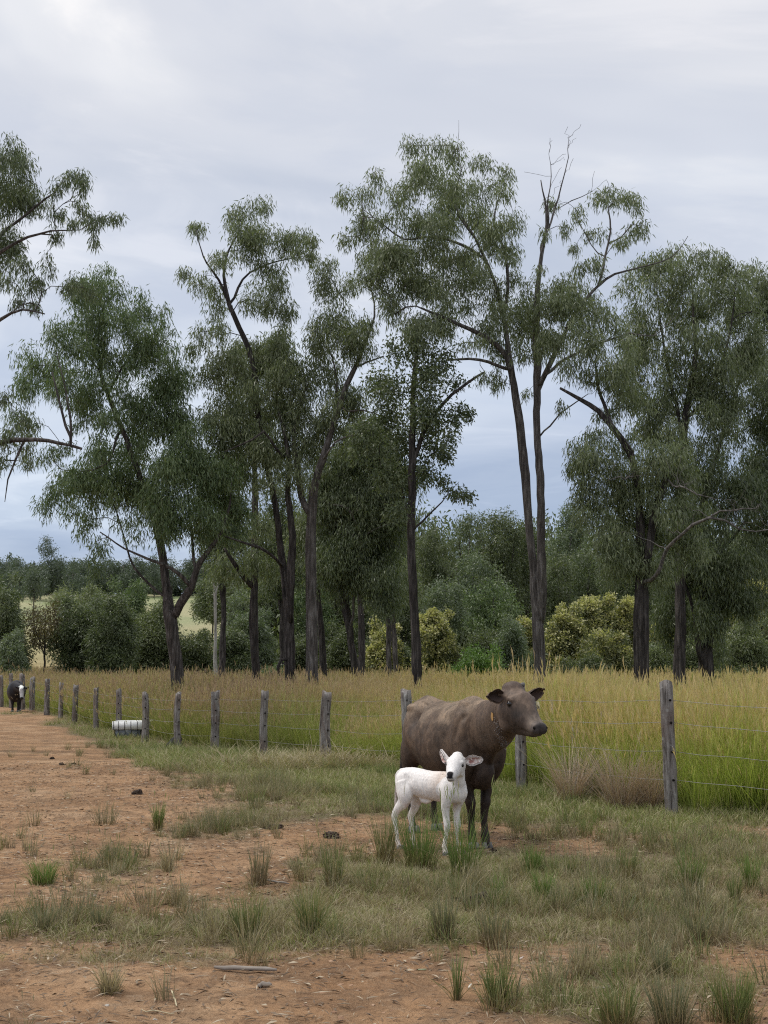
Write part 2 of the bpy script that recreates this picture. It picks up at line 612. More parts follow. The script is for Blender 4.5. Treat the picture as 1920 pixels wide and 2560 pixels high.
# ------------------------------------------------------------ grass, scattered as instances of small clumps
def blades(nb, h0, h1, spread, lean, width, seed, curl=0.35, seeds=0.0, base_r=0.05, seg=3):
    """One clump of grass blades: V, quads, tris, relative height."""
    g = np.random.default_rng(seed)
    V, Q, T, H = [], [], [], []
    n = 0
    for b in range(nb):
        az_ = g.uniform(0, 2 * math.pi)
        r0 = base_r * math.sqrt(g.uniform())
        bx, by = r0 * math.cos(az_), r0 * math.sin(az_)
        dirn = az_ + g.normal(0, 0.7)
        hh = g.uniform(h0, h1)
        out_ = spread * hh * abs(g.normal(0.5, 0.4)) + lean * hh
        dx, dy = math.cos(dirn), math.sin(dirn)
        wd = width * g.uniform(0.7, 1.3)
        face = g.uniform(0, 2 * math.pi)
        sx, sy = math.cos(face), math.sin(face)
        cu = curl * g.uniform(0.3, 1.4)
        for s in range(seg):
            t = s / seg
            o = out_ * t ** (1 + cu)
            z = hh * (t - 0.25 * cu * t ** 3)
            ww = wd * (1 - 0.55 * t) * 0.5
            V.append((bx + dx * o - sx * ww, by + dy * o - sy * ww, z))
            V.append((bx + dx * o + sx * ww, by + dy * o + sy * ww, z))
            H += [z, z]
        o = out_
        z = hh * (1 - 0.25 * cu)
        V.append((bx + dx * o, by + dy * o, z))
        H.append(z)
        for s in range(seg - 1):
            k = n + 2 * s
            Q.append((k, k + 1, k + 3, k + 2))
        k = n + 2 * (seg - 1)
        T.append((k, k + 1, k + 2))
        n += 2 * seg + 1
        if g.uniform() < seeds:       # a feathery seed head at the tip
            for q in range(4):
                a2 = g.uniform(0, 6.28)
                l_ = g.uniform(0.05, 0.11) * min(1.0, hh)
                zz = z - 0.03 * q * min(1, hh)
                w2 = wd * 0.45
                V += [(bx + dx * o, by + dy * o, zz - 0.02), (bx + dx * o + math.cos(a2) * 0.006 * min(1, hh) + w2, by + dy * o + math.sin(a2) * 0.006 * min(1, hh), zz + l_ * 0.4),
                      (bx + dx * o + (math.cos(a2) * 0.016 + dx * 0.02) * min(1, hh), by + dy * o + (math.sin(a2) * 0.016 + dy * 0.02) * min(1, hh), zz + l_)]
                H += [z + 0.12 * min(1, hh)] * 3
                T.append((n, n + 1, n + 2))
                n += 3
    return np.array(V), Q, T, np.array(H)


def blade_mesh(name, parts, href):
    V, Q, T, H = [], [], [], []
    n = 0
    for v_, q_, t_, h_ in parts:
        V.append(v_)
        if len(q_):
            Q.append(np.array(q_) + n)
        if len(t_):
            T.append(np.array(t_) + n)
        H.append(h_)
        n += len(v_)
    me = mesh_np(name, np.concatenate(V), np.concatenate(Q) if Q else None, np.concatenate(T) if T else None)
    a = me.attributes.new('rise', 'FLOAT', 'POINT')
    a.data.foreach_set('value', (np.concatenate(H) / href).astype(np.float32))
    return me


def grass_mat(name, stops, dry, dry_amt, rnd=0.25, trans=0.3, patch_scale=0.35):
    m = Mat(name, 0.6, 0.25)
    h = m.attr('rise')
    isl = m.island()
    obr = m.objrand()
    f = m.math('ADD', h, m.math('MULTIPLY', m.math('SUBTRACT', isl, 0.5), rnd))
    f = m.math('ADD', f, m.math('MULTIPLY', m.math('SUBTRACT', obr, 0.5), rnd * 0.8))
    pn = m.noise(m.pos(), patch_scale, 3, 0.55)
    f = m.math('ADD', f, m.math('MULTIPLY', m.math('SUBTRACT', pn, 0.5), 0.8))
    c = m.ramp(f, stops)
    if name == 'tall_grass':            # the sward left of the cow is duller and browner
        sx = m.n('ShaderNodeSeparateXYZ')
        m.l(m.pos(), sx.inputs[0])
        side = m.math('MULTIPLY', m.math('SUBTRACT', 2.0, sx.outputs['X']), 0.22, True)
        c = m.mix(m.math('MULTIPLY', side, 0.9), c, m.mix(1.0, c, (0.66, 0.60, 0.78), 'MULTIPLY'))
    k = m.math('FRACT', m.math('MULTIPLY', isl, 7.31))
    kd = m.math('LESS_THAN', k, dry_amt)
    c = m.mix(m.math('MULTIPLY', kd, 0.85), c, dry)
    m.color(c)
    m.translucent(m.mix(1.0, c, (1.1, 1.15, 0.7), 'MULTIPLY'), trans)
    return m.m


M['tall_grass'] = grass_mat('tall_grass', [(0.02, (0.21, 0.25, 0.065)), (0.30, (0.39, 0.47, 0.10)), (0.70, (0.44, 0.49, 0.145)),
                                           (0.86, (0.48, 0.435, 0.18)), (0.99, (0.52, 0.395, 0.195)), (1.12, (0.61, 0.47, 0.27))],
                            (0.52, 0.45, 0.24), 0.12, 0.20, 0.45)
M['lawn'] = grass_mat('lawn', [(0.0, (0.15, 0.15, 0.06)), (0.4, (0.205, 0.245, 0.075)), (0.9, (0.315, 0.345, 0.14))],
                      (0.46, 0.40, 0.25), 0.36, 0.4, patch_scale=0.9)
M['straw'] = grass_mat('straw', [(0.0, (0.22, 0.17, 0.10)), (0.5, (0.38, 0.32, 0.20)), (1.0, (0.52, 0.45, 0.31))],
                       (0.19, 0.16, 0.11), 0.25, 0.4, patch_scale=0.9)
M['tuft'] = grass_mat('tuft', [(0.0, (0.21, 0.155, 0.085)), (0.25, (0.135, 0.150, 0.060)), (0.6, (0.155, 0.200, 0.070)), (1.0, (0.29, 0.285, 0.13))],
                      (0.38, 0.30, 0.17), 0.22, 0.35, patch_scale=0.8)
M['tuft_bright'] = grass_mat('tuft_bright', [(0.0, (0.18, 0.145, 0.07)), (0.3, (0.125, 0.185, 0.05)), (0.7, (0.165, 0.245, 0.07)), (1.0, (0.28, 0.31, 0.125))],
                             (0.36, 0.29, 0.15), 0.12, 0.3, patch_scale=0.8)
M['tuft_grey'] = grass_mat('tuft_grey', [(0.0, (0.21, 0.155, 0.10)), (0.3, (0.15, 0.15, 0.085)), (0.7, (0.18, 0.195, 0.115)), (1.0, (0.31, 0.285, 0.17))],
                           (0.35, 0.28, 0.18), 0.3, 0.35, patch_scale=0.8)
M['dead_brush'] = grass_mat('dead_brush', [(0.0, (0.26, 0.18, 0.12)), (0.5, (0.47, 0.345, 0.25)), (1.0, (0.62, 0.48, 0.35))],
                            (0.36, 0.31, 0.26), 0.3, 0.4, trans=0.25)
M['dead_grey'] = grass_mat('dead_grey', [(0.0, (0.22, 0.18, 0.15)), (0.5, (0.36, 0.31, 0.275)), (1.0, (0.50, 0.45, 0.40))],
                           (0.22, 0.16, 0.12), 0.3, 0.4, trans=0.15)


def scatter(name, pts, rot, scl, idx, protos, kind='stuff'):
    """One object whose points carry instances of the proto meshes (geometry nodes)."""
    src = bpy.data.collections.new(name + '_source')
    for k, (me, mt) in enumerate(protos):
        o = bpy.data.objects.new('%s_source_%03d' % (name, k), me)
        if mt is not None:
            me.materials.clear()
            me.materials.append(mt)
        src.objects.link(o)
    me = bpy.data.meshes.new(name)
    me.vertices.add(len(pts))
    me.vertices.foreach_set('co', np.asarray(pts, np.float32).ravel())
    for nm, typ, arr, key in (('turn', 'FLOAT_VECTOR', rot, 'vector'), ('size', 'FLOAT_VECTOR', scl, 'vector'), ('pick', 'INT', idx, 'value')):
        at_ = me.attributes.new(nm, typ, 'POINT')
        at_.data.foreach_set(key, np.asarray(arr, np.int32 if typ == 'INT' else np.float32).ravel())
    me.update()
    o = bpy.data.objects.new(name, me)
    COL.objects.link(o)
    ng = bpy.data.node_groups.new(name + '_nodes', 'GeometryNodeTree')
    ng.interface.new_socket('Geometry', in_out='INPUT', socket_type='NodeSocketGeometry')
    ng.interface.new_socket('Geometry', in_out='OUTPUT', socket_type='NodeSocketGeometry')
    gi, go = ng.nodes.new('NodeGroupInput'), ng.nodes.new('NodeGroupOutput')
    ci = ng.nodes.new('GeometryNodeCollectionInfo')
    ci.inputs['Collection'].default_value = src
    ci.inputs['Separate Children'].default_value = True
    ci.inputs['Reset Children'].default_value = True
    ip = ng.nodes.new('GeometryNodeInstanceOnPoints')
    ip.inputs['Pick Instance'].default_value = True

    def named(nm, typ):
        n = ng.nodes.new('GeometryNodeInputNamedAttribute')
        n.data_type = typ
        n.inputs['Name'].default_value = nm
        return n.outputs['Attribute']
    e2r = ng.nodes.new('FunctionNodeEulerToRotation')
    ng.links.new(named('turn', 'FLOAT_VECTOR'), e2r.inputs[0])
    ng.links.new(gi.outputs[0], ip.inputs['Points'])
    ng.links.new(ci.outputs[0], ip.inputs['Instance'])
    ng.links.new(named('pick', 'INT'), ip.inputs['Instance Index'])
    ng.links.new(e2r.outputs[0], ip.inputs['Rotation'])
    ng.links.new(named('size', 'FLOAT_VECTOR'), ip.inputs['Scale'])
    ng.links.new(ip.outputs[0], go.inputs[0])
    md = o.modifiers.new('scatter', 'NODES')
    md.node_group = ng
    return tag(o, kind=kind)


def sample(n, y0, y1, half, power=1.0):
    """n random places on the ground between y0 and y1, inside the widened view."""
    y = y0 + (y1 - y0) * rng.uniform(size=n) ** power
    x = rng.uniform(-1, 1, n) * (half * y + 1.0)
    return x, y


def inst(x, y, smin, smax, nproto, tilt=0.12, flat=1.0):
    z = terrain(x, y)
    n = len(x)
    pts = np.stack([x, y, z - 0.005], -1)
    rot = np.stack([rng.normal(0, tilt, n), rng.normal(0, tilt, n), rng.uniform(0, 6.283, n)], -1)
    s = rng.uniform(smin, smax, n)
    return pts, rot, np.stack([s, s, s * flat], -1), rng.integers(0, nproto, n)


# the tall grass behind the fence
protos = []
for k in range(7):
    P_ = [blades(52, 0.45, 0.92, 0.34, 0.04, 0.0075, 100 + k, 0.45, 0.0, 0.17),
          blades(18, 0.82, 1.25, 0.36, 0.05, 0.0040, 200 + k, 0.55, 0.9, 0.18)]
    protos.append((blade_mesh('tall_grass_source', P_, 1.15), M['tall_grass']))
X_, Y_ = [], []
for n, y0, y1, hw in ((34000, 8.5, 22, 0.36), (38000, 22, 44, 0.36), (52000, 44, 100, 0.36)):
    x, y = sample(n, y0, y1, hw, 0.75)
    X_.append(x)
    Y_.append(y)
x, y = np.concatenate(X_), np.concatenate(Y_)
bf = beyond_fence(x, y)
edge = 0.25 + 0.7 * fbm(x / 1.2, y / 1.2, 31, 3)
dens = fbm(x / 2.5, y / 2.5, 33, 3)
dead_patch = ((x + 1.15) / 1.6) ** 2 + ((y - 20.6) / 0.9) ** 2 < 1      # the flattened dry spot by the fence
keep = (bf > edge) & (rng.uniform(size=len(x)) < (0.2 + 1.0 * dens * np.clip(bf, 0.3, 1)) * 0.85) & ~dead_patch
x, y, bf = x[keep], y[keep], bf[keep]
p_, r_, s_, i_ = inst(x, y, 0.62, 1.2, 7, 0.16)
lowf = np.clip(0.6 + 0.5 * bf, 0.6, 1.0) * (0.62 + 0.76 * fbm(x / 2.2, y / 2.2, 35, 3)) * (0.90 + 0.20 * smooth01((x - 0.3) / 1.6) * smooth01((26 - y) / 10))
s_[:, 2] *= lowf
s_[:, :2] *= np.where(y > 30, 1.5, 1.0)[:, None]
scatter('tall_grass', p_, r_, s_, i_, protos)

# short grass and straw on the near side, thick where the cover is
lp = [(blade_mesh('lawn_source', [blades(24, 0.030, 0.11, 0.9, 0.25, 0.0060, 300 + k, 0.7, 0.0, 0.11, 2)], 0.10), M['lawn']) for k in range(6)]
lp += [(blade_mesh('lawn_source', [blades(18, 0.02, 0.085, 1.6, 0.7, 0.0052, 320 + k, 0.8, 0.0, 0.12, 2)], 0.10), M['straw']) for k in range(5)]
X_, Y_ = [], []
for n, y0, y1 in ((44000, 5.0, 11, ), (36000, 11, 24), (22000, 24, 60)):
    x, y = sample(n, y0, y1, 0.34, 0.8)
    X_.append(x)
    Y_.append(y)
x, y = np.concatenate(X_), np.concatenate(Y_)
cv_ = cover(x, y)
bf = beyond_fence(x, y)
keep = (rng.uniform(size=len(x)) < np.clip((cv_ - 0.26) * 1.25, 0, 1) ** 1.2) & (bf < 0.9)
x, y, cv_, bf = x[keep], y[keep], cv_[keep], bf[keep]
p_, r_, s_, i_ = inst(x, y, 0.7, 1.35, 11, 0.2)
green = smooth01((bf + 3.6) / 2.2) * (cv_ > 0.45)                       # greener towards the fence
drypick = rng.uniform(size=len(x)) < 0.68 * (1 - green) + 0.10
i_ = np.where(drypick, rng.integers(6, 11, len(x)), rng.integers(0, 6, len(x)))
s_ *= (0.40 + 0.42 * cv_ * (0.35 + green) + 0.35 * fbm(x / 0.5, y / 0.5, 63, 3) ** 2)[:, None]
s_ *= np.where(y > 20, 1.35, 1.0)[:, None]
scatter('short_grass', p_, r_, s_, i_, lp)

# rougher clumps among it
rp = [(blade_mesh('rough_source', [blades(34, 0.07, 0.20, 0.55, 0.08, 0.0042, 360 + k, 0.5, 0.0, 0.05, 3), blades(8, 0.14, 0.30, 0.3, 0.03, 0.0026, 380 + k, 0.3, 0.3, 0.05, 3)], 0.22), M[('tuft', 'tuft_grey', 'tuft_bright', 'straw')[k % 4]]) for k in range(8)]
x, y = sample(24000, 5.0, 26, 0.34, 0.8)
cv_ = cover(x, y)
bf = beyond_fence(x, y)
nz_ = fbm(x / 0.8, y / 0.8, 61, 3)
keep = (bf < 0.2) & (rng.uniform(size=len(x)) < np.clip(cv_ - 0.12, 0, 1) * smooth01((nz_ - 0.42) / 0.20) * 0.75 + 0.005)
x, y, bf = x[keep], y[keep], bf[keep]
p_, r_, s_, i_ = inst(x, y, 0.55, 1.25, 8, 0.15)
wet = rng.uniform(size=len(x)) < smooth01((bf + 3.0) / 2.0)
i_ = np.where(wet, np.array([0, 4, 2, 6])[rng.integers(0, 4, len(x))], np.array([0, 1, 3, 5, 7, 1, 4])[rng.integers(0, 7, len(x))])
scatter('rough_grass', p_, r_, s_, i_, rp)

# loose straw, bark chips and leaf litter lying about
def chips(seed, n, l0, l1, w0, w1):
    g = np.random.default_rng(seed)
    V, Q = [], []
    for k in range(n):
        c = np.array([g.normal(0, 0.14), g.normal(0, 0.14), g.uniform(0.004, 0.014)])
        a = g.uniform(0, 3.14)
        d = np.array([math.cos(a), math.sin(a), g.normal(0, 0.12)]) * g.uniform(l0, l1) / 2
        s = np.array([-math.sin(a), math.cos(a), g.normal(0, 0.3)]) * g.uniform(w0, w1) / 2
        m_ = np.array([0, 0, 0.004])
        b = len(V)
        V += [c - d, c - s + m_, c + d, c + s + m_]
        Q.append((b, b + 1, b + 2, b + 3))
    return mesh_np('litter_source', np.array(V), Q)


mL = Mat('litter', 0.8, 0.15)
cl = mL.ramp(mL.island(), [(0.0, (0.05, 0.038, 0.030)), (0.55, (0.14, 0.10, 0.07)), (0.85, (0.27, 0.21, 0.145)), (1.0, (0.48, 0.41, 0.30))])
mL.color(cl)
lit = [(chips(400 + k, 9, 0.03, 0.11, 0.003, 0.008), mL.m) for k in range(4)] + [(chips(410 + k, 6, 0.03, 0.07, 0.008, 0.016), mL.m) for k in range(4)]
x, y = sample(16000, 5.0, 22, 0.34, 0.8)
cv_ = cover(x, y)
keep = (beyond_fence(x, y) < 0) & (rng.uniform(size=len(x)) < 0.22 + 0.5 * smooth01(1 - abs(cv_ - 0.3) * 2.5))
x, y = x[keep], y[keep]
p_, r_, s_, i_ = inst(x, y, 0.7, 1.3, 8, 0.05)
p_[:, 2] += 0.004
scatter('ground_litter', p_, r_, s_, i_, lit)

# clods and small stones on the bare soil
def clod(seed):
    g = np.random.default_rng(seed)
    import bmesh
    bm = bmesh.new()
    bmesh.ops.create_icosphere(bm, subdivisions=1, radius=1.0)
    for v_ in bm.verts:
        v_.co *= g.uniform(0.65, 1.2)
        v_.co.z *= 0.55
    me = bpy.data.meshes.new('clod_source')
    bm.to_mesh(me)
    bm.free()
    return me


mC = Mat('clod', 0.95, 0.1)
mC.color(mC.ramp(mC.objrand(), [(0.0, (0.17, 0.10, 0.065)), (0.5, (0.31, 0.19, 0.12)), (0.85, (0.40, 0.27, 0.18)), (1.0, (0.36, 0.33, 0.29))]))
x, y = sample(26000, 5.0, 22, 0.34, 0.8)
keep = (beyond_fence(x, y) < -0.3) & (rng.uniform(size=len(x)) < 1.15 - cover(x, y) * 1.3) & (fbm(x / 0.7, y / 0.7, 51, 3) > 0.42)
x, y = x[keep], y[keep]
p_, r_, s_, i_ = inst(x, y, 0.3, 1, 5, 0.3)
s_ *= (0.004 + 0.022 * rng.uniform(size=len(x)) ** 4 / s_[:, 0])[:, None]
scatter('soil_clods', p_, r_, s_, i_, [(clod(500 + k), mC.m) for k in range(5)])

# ------------------------------------------------------------ trees
def spline(P, step):
    """Catmull-Rom through the rows of P (x, y, z, radius), resampled about every step metres."""
    P = np.asarray(P, float)
    if len(P) == 2:
        n = max(2, int(np.linalg.norm(P[1, :3] - P[0, :3]) / step) + 1)
        t = np.linspace(0, 1, n)[:, None]
        return P[0] * (1 - t) + P[1] * t
    E = np.vstack([2 * P[0] - P[1], P, 2 * P[-1] - P[-2]])
    out_ = []
    for i in range(1, len(E) - 2):
        n = max(1, int(np.linalg.norm(E[i + 1, :3] - E[i, :3]) / step))
        t = (np.arange(n) / n)[:, None]
        p0, p1, p2, p3 = E[i - 1], E[i], E[i + 1], E[i + 2]
        out_.append(0.5 * (2 * p1 + (p2 - p0) * t + (2 * p0 - 5 * p1 + 4 * p2 - p3) * t ** 2 + (3 * p1 - p0 - 3 * p2 + p3) * t ** 3))
    out_.append(P[-1:])
    r = np.vstack(out_)
    r[:, 3] = np.clip(r[:, 3], P[:, 3].min(), P[:, 3].max())
    return r


def leaves(C, size, length, width, g, hang=0.9, out_w=0.35):
    """Narrow leaves around the points C (n, 3); size: spread around each (n,)."""
    n = len(C)
    off = g.normal(0, 1, (n, 3))
    nn_ = np.linalg.norm(off, axis=1)[:, None]
    off *= np.minimum(1.0, 2.25 / nn_)
    off *= np.clip(0.52 * size, 0, None)[:, None]
    off[:, 2] *= 1.05
    off[:, 2] -= 0.12 * size
    p = C + off
    d = off / (size[:, None] + 1e-6) * out_w + g.normal(0, 0.42, (n, 3))
    d[:, 2] -= hang
    d /= np.linalg.norm(d, axis=1)[:, None]
    s = np.cross(d, g.normal(0, 1, (n, 3)))
    s /= np.linalg.norm(s, axis=1)[:, None] + 1e-9
    l_ = length * g.uniform(0.6, 1.3, n)[:, None]
    w_ = width * g.uniform(0.7, 1.3, n)[:, None] / 2
    w_ = w_ * 1.45
    V = np.stack([p - s * w_ * 0.8, p + d * l_ * 0.28 + s * w_, p + d * l_], 1).reshape(-1, 3)
    Q = np.arange(n * 3).reshape(-1, 3)
    return V, Q


class Tree:
    def __init__(self, name, label, d, base_px, cat='tree', group=None, seed=0, bark='bark_iron', leaf='leaf_iron'):
        self.g = np.random.default_rng(seed + 1000)
        self.d = d
        self.seed = seed
        self.s = d / FPX
        b = at(base_px, 1700, d)
        self.base = np.array([b[0], d, float(terrain(b[0], d))])
        self.root = thing(name, self.base, label, cat, group)
        self.P, self.par, self.r0, self.lock = [], [], [], []
        self.C, self.CS = [], []
        self.bark, self.leaf = bark, leaf
        self.rs = {2: 0.80, 4: 0.80, 5: 0.80, 9: 0.9}.get(seed, 1.0)      # slim trunks
        self.tips = []
        self.extra = []
        self.deadfrom = []
        self.deadset = {}

    def w(self, px, py, dd=0.0):
        return at(px, py, self.d + dd) - self.base

    def stem(self, pts, join=None, wob=0.02):
        """pts: (px, py, radius in m, depth offset). The first stem starts in the ground; others start at the nearest node."""
        rows = []
        for q in pts:
            dd = q[3] if len(q) > 3 else 0.0
            rows.append((*self.w(q[0], q[1], dd), q[2] * self.rs))
        if not self.P:
            p0 = rows[0]
            rows = [(p0[0], p0[1], -0.25, p0[3] * 1.32), (p0[0], p0[1], 0.12, p0[3] * 1.12), (p0[0] * 1.0, p0[1], min(0.6, 0.7 * p0[2] + 0.1), p0[3])] + [r for r in rows if r[2] > 0.65]
        S = spline(rows, 0.22)
        k = len(S)
        wb = self.g.normal(0, wob, (k, 3))
        wb = np.cumsum(wb, 0) * 0.5
        wb -= np.linspace(0, 1, k)[:, None] * wb[-1]
        S[:, :3] += wb
        if self.P:
            A = np.array(self.P)
            last = int(np.argmin(np.linalg.norm(A - S[0, :3], axis=1)))
            if np.linalg.norm(A[last] - S[0, :3]) < 0.3:
                S = S[1:]
            else:
                pass
        else:
            last = -1
        for row in S:
            self.P.append(row[:3])
            self.par.append(last)
            self.r0.append(row[3])
            last = len(self.P) - 1
        return self

    def dead(self, pts, n=6, l=0.7):
        """A bare limb with twigs."""
        i0 = len(self.P)
        self.stem([(q[0], q[1], q[2] * 0.72) + tuple(q[3:]) for q in pts], wob=0.05)
        self.deadfrom.append(i0)
        i1 = len(self.P)
        for k in range(n):
            j = int(self.g.integers(i0 + (i1 - i0) // 3, i1))
            p = self.P[j]
            dr = np.array([self.g.normal(0, 0.6), self.g.normal(0, 0.6), self.g.uniform(0.1, 1.0)])
            dr *= l * self.g.uniform(0.4, 1.1) / np.linalg.norm(dr)
            last = j
            for t in range(1, 5):
                self.P.append(p + dr * t / 4 + self.g.normal(0, 0.03, 3))
                self.par.append(last)
                self.r0.append(max(0.004, 0.4 * self.r0[j] * (1 - t / 5)))
                last = len(self.P) - 1
        for q in range(i0, len(self.P)):
            self.deadset[q] = i0
        return self

    def clumps(self, L_, axis_px=None, thick=0.65, dens=1.0):
        """L_: (px, py, rx, ry) of each leafy mass."""
        L_ = np.array(L_, float)
        cxm = np.average(L_[:, 0], weights=L_[:, 2]) if axis_px is None else axis_px
        half = max(60, np.percentile(np.abs(L_[:, 0] - cxm), 90))
        for px, py, rx, ry in L_:
            room = math.sqrt(max(0.1, 1 - min(0.95, abs(px - cxm) / (half * 1.15)) ** 2))
            dd = self.g.uniform(-1, 1) * half * self.s * thick * room
            c = self.w(px, py, dd)
            k = max(3, int(rx * ry / 420 * (self.d / 32) ** 0.3))
            R_ = np.array([rx, rx, ry]) * self.s
            for q in range(k):
                o = self.g.normal(0, 1, 3)
                o /= np.linalg.norm(o)
                o *= self.g.uniform() ** 0.45
                o[2] = o[2] * 0.9
                self.C.append(c + o * R_ * 0.86)
                self.CS.append((0.48 * min(rx, ry) + 9) * self.s * self.g.uniform(0.7, 1.25))
        self.dens = dens
        return self

    def grow(self, up=0.7, twig=0.007):
        """Join every leafy point to the nearest limb below it."""
        if not self.C:
            return
        C = np.array(self.C)
        A0 = np.array(self.P)
        near = np.min(np.linalg.norm(C[:, None, :] - A0[None], axis=2), axis=1)
        cap = len(C) * 14 + len(A0) + 50
        A = np.zeros((cap, 3))
        A[:len(A0)] = A0
        n = len(A0)
        hmin = max(1.0, 0.18 * C[:, 2].max())
        ok = np.zeros(cap, bool)
        ok[:n] = A0[:, 2] > min(hmin, 0.4 * A0[:, 2].max())
        for i in np.argsort(near):
            c = C[i]
            v_ = c - A[:n]
            dist = np.linalg.norm(v_, axis=1) + 1e-6
            cost = dist * (1 + up * np.clip(0.25 - v_[:, 2] / dist, 0, 2)) + (~ok[:n]) * 50
            j = int(np.argmin(cost))
            p0 = A[j]
            dst = dist[j]
            if dst < 0.05:
                self.tips.append(j)
                continue
            pj = self.par[j]
            dirp = (p0 - A[pj]) if pj >= 0 else np.array([0, 0, 1.0])
            dirp = dirp / (np.linalg.norm(dirp) + 1e-6)
            mid = p0 + dirp * dst * 0.28 + (c - p0) * 0.38 + np.array([0, 0, 0.06 * dst])
            k = int(np.clip(dst / 0.2, 1, 10))
            last = j
            for t in range(1, k + 1):
                f = t / k
                q = (1 - f) ** 2 * p0 + 2 * f * (1 - f) * mid + f * f * c
                if t < k:
                    q = q + self.g.normal(0, 0.025, 3)
                A[n] = q
                ok[n] = True
                self.P.append(q)
                self.par.append(last)
                self.r0.append(0.0)
                last = n
                n += 1
            self.tips.append(last)

    def finish(self, leaf_len=None, leaf_w=None, per=1.0, hang=1.25, sides=18, ridge=0.26, extra_leaf=None, minr=0.006, crown_name='crown', out_w=0.35):
        P = np.array(self.P)
        n = len(P)
        par = np.array(self.par)
        base_r = np.array(self.r0)
        acc = np.zeros(n)
        rad = np.zeros(n)
        e = 2.35
        tw = minr * max(1.0, (self.d / 32) ** 0.6)
        for i in range(n - 1, -1, -1):
            r = max((acc[i]) ** (1 / e), tw)
            rad[i] = base_r[i] if base_r[i] > 0 else r
            if par[i] >= 0:
                acc[par[i]] += r ** e * (1.0 if base_r[i] == 0 else 0.0)
        # children lists; the thickest child carries a limb on
        kids = [[] for _ in range(n)]
        for i in range(n):
            if par[i] >= 0:
                kids[par[i]].append(i)
        mb = MB()
        mbd = {}
        starts = [i for i in range(n) if par[i] < 0]
        stack = [(i, None) for i in starts]
        while stack:
            i, pre = stack.pop()
            ch = []
            rr = []
            ch_first = i
            if pre is not None:
                ch.append(P[pre])
                rr.append(min(rad[i] * 1.15, rad[pre]))
            while True:
                ch.append(P[i])
                rr.append(rad[i])
                ks = kids[i]
                if not ks:
                    break
                ks = sorted(ks, key=lambda a: -rad[a])
                for k in ks[1:]:
                    stack.append((k, i))
                i = ks[0]
            if len(ch) < 2:
                continue
            big = max(rr)
            if ch_first in self.deadset:
                mbd.setdefault(self.deadset[ch_first], MB()).tube(ch, rr, 7 if big > 0.02 else 4, False, 0.08 if big > 0.02 else 0.0, self.seed)
                continue
            if big > 0.07:
                mb.tube(ch, rr, sides, True, ridge, self.seed)
            else:
                mb.tube(ch, rr, 6 if big > 0.03 else (4 if self.d < 45 else 3), False)
        self.trunk = mb.build('trunk', M[self.bark], self.root, smooth=True)
        for q in mbd.values():
            q.build('dead_bough', M['bark_dead'], self.root, smooth=True)
        if self.C:
            f = (self.d / 32)
            ll = leaf_len or 0.155 * f ** 0.5
            lw = leaf_w or 0.0205 * f ** 0.75
            C = np.array(self.C)
            S = np.array(self.CS)
            cnt = np.maximum(8, per * self.dens * 43 * (S / self.s / 25) ** 2 * 3.4 * max(1, f) ** 0.6).astype(int)
            CC = np.repeat(C, cnt, 0)
            SS = np.repeat(S, cnt)
            V, Q = leaves(CC, SS, ll, lw, self.g, hang, out_w)
            V[:, 2] = np.maximum(V[:, 2], 0.02)
            me = mesh_np('crown', V, None, Q)
            link(crown_name, me, M[self.leaf], self.root)
            self.nleaf = len(Q)
            if extra_leaf:                        # blossom or young growth on the outside of the crown
                mt, share, top = extra_leaf
                zc_ = C[:, 2]
                sel = self.g.uniform(size=len(C)) < share * np.clip((zc_ - np.percentile(zc_, 20)) / (np.ptp(zc_) + 1e-6) + 0.35, 0, 1)
                CC = np.repeat(C[sel] + np.array([0, -0.35, 0.2]) * S[sel][:, None], 90, 0)
                SS = np.repeat(S[sel] * 0.9, 90)
                V, Q = leaves(CC, SS, ll * 0.7, lw * 2.2, self.g, -0.15, 1.0)
                link('blossom', mesh_np('blossom', V, None, Q), M[mt], self.root)
        return self


def fill(poly, r, n, seed, sq=1.0, jitter=0.25):
    """About n leafy masses of radius r spread evenly inside the polygon."""
    g = np.random.default_rng(seed)
    P = np.array(poly, float)
    lo, hi = P.min(0), P.max(0)
    out_ = []
    tries = 0
    while len(out_) < n and tries < n * 60:
        tries += 1
        c = g.uniform(lo, hi)
        inside = False
        j = len(P) - 1
        for i in range(len(P)):
            if (P[i, 1] > c[1]) != (P[j, 1] > c[1]) and c[0] < (P[j, 0] - P[i, 0]) * (c[1] - P[i, 1]) / (P[j, 1] - P[i, 1]) + P[i, 0]:
                inside = not inside
            j = i
        if not inside:
            continue
        best = min([math.hypot(c[0] - o[0], (c[1] - o[1]) / sq) for o in out_], default=1e9)
        if best < r * (0.95 - 0.6 * tries / (n * 60)):
            continue
        rr = r * g.uniform(1 - jitter, 1 + jitter)
        out_.append((c[0], c[1], rr, rr * sq))
    return out_


# ---- tree at the left edge, its trunk outside the picture
t = Tree('gum_tree', 'tall dark gum tree reaching in over the left edge, only its right boughs showing', 25, -130, seed=1, leaf='leaf_dark')
t.stem([(-130, 1740, .22), (-125, 1400, .2), (-110, 1100, .17), (-90, 800, .13), (-50, 560, .08), (-10, 400, .04)])
t.stem([(-110, 1090, .09), (-50, 860, .06), (0, 800, .035, -.4), (60, 775, .022, -.6), (112, 785, .012, -.7)])
t.stem([(-95, 840, .08), (-40, 680, .06), (10, 622, .035, -.3), (70, 592, .025, -.4), (130, 578, .018, -.5), (200, 575, .01, -.5)])
t.stem([(-80, 730, .06), (0, 600, .04, .3), (60, 540, .03, .4), (140, 480, .02, .5)])
t.stem([(-110, 1180, .08), (-60, 1125, .06, -.3), (10, 1108, .05, -.5), (90, 1100, .042, -.7), (150, 1108, .036, -.7), (205, 1122, .028, -.7)])
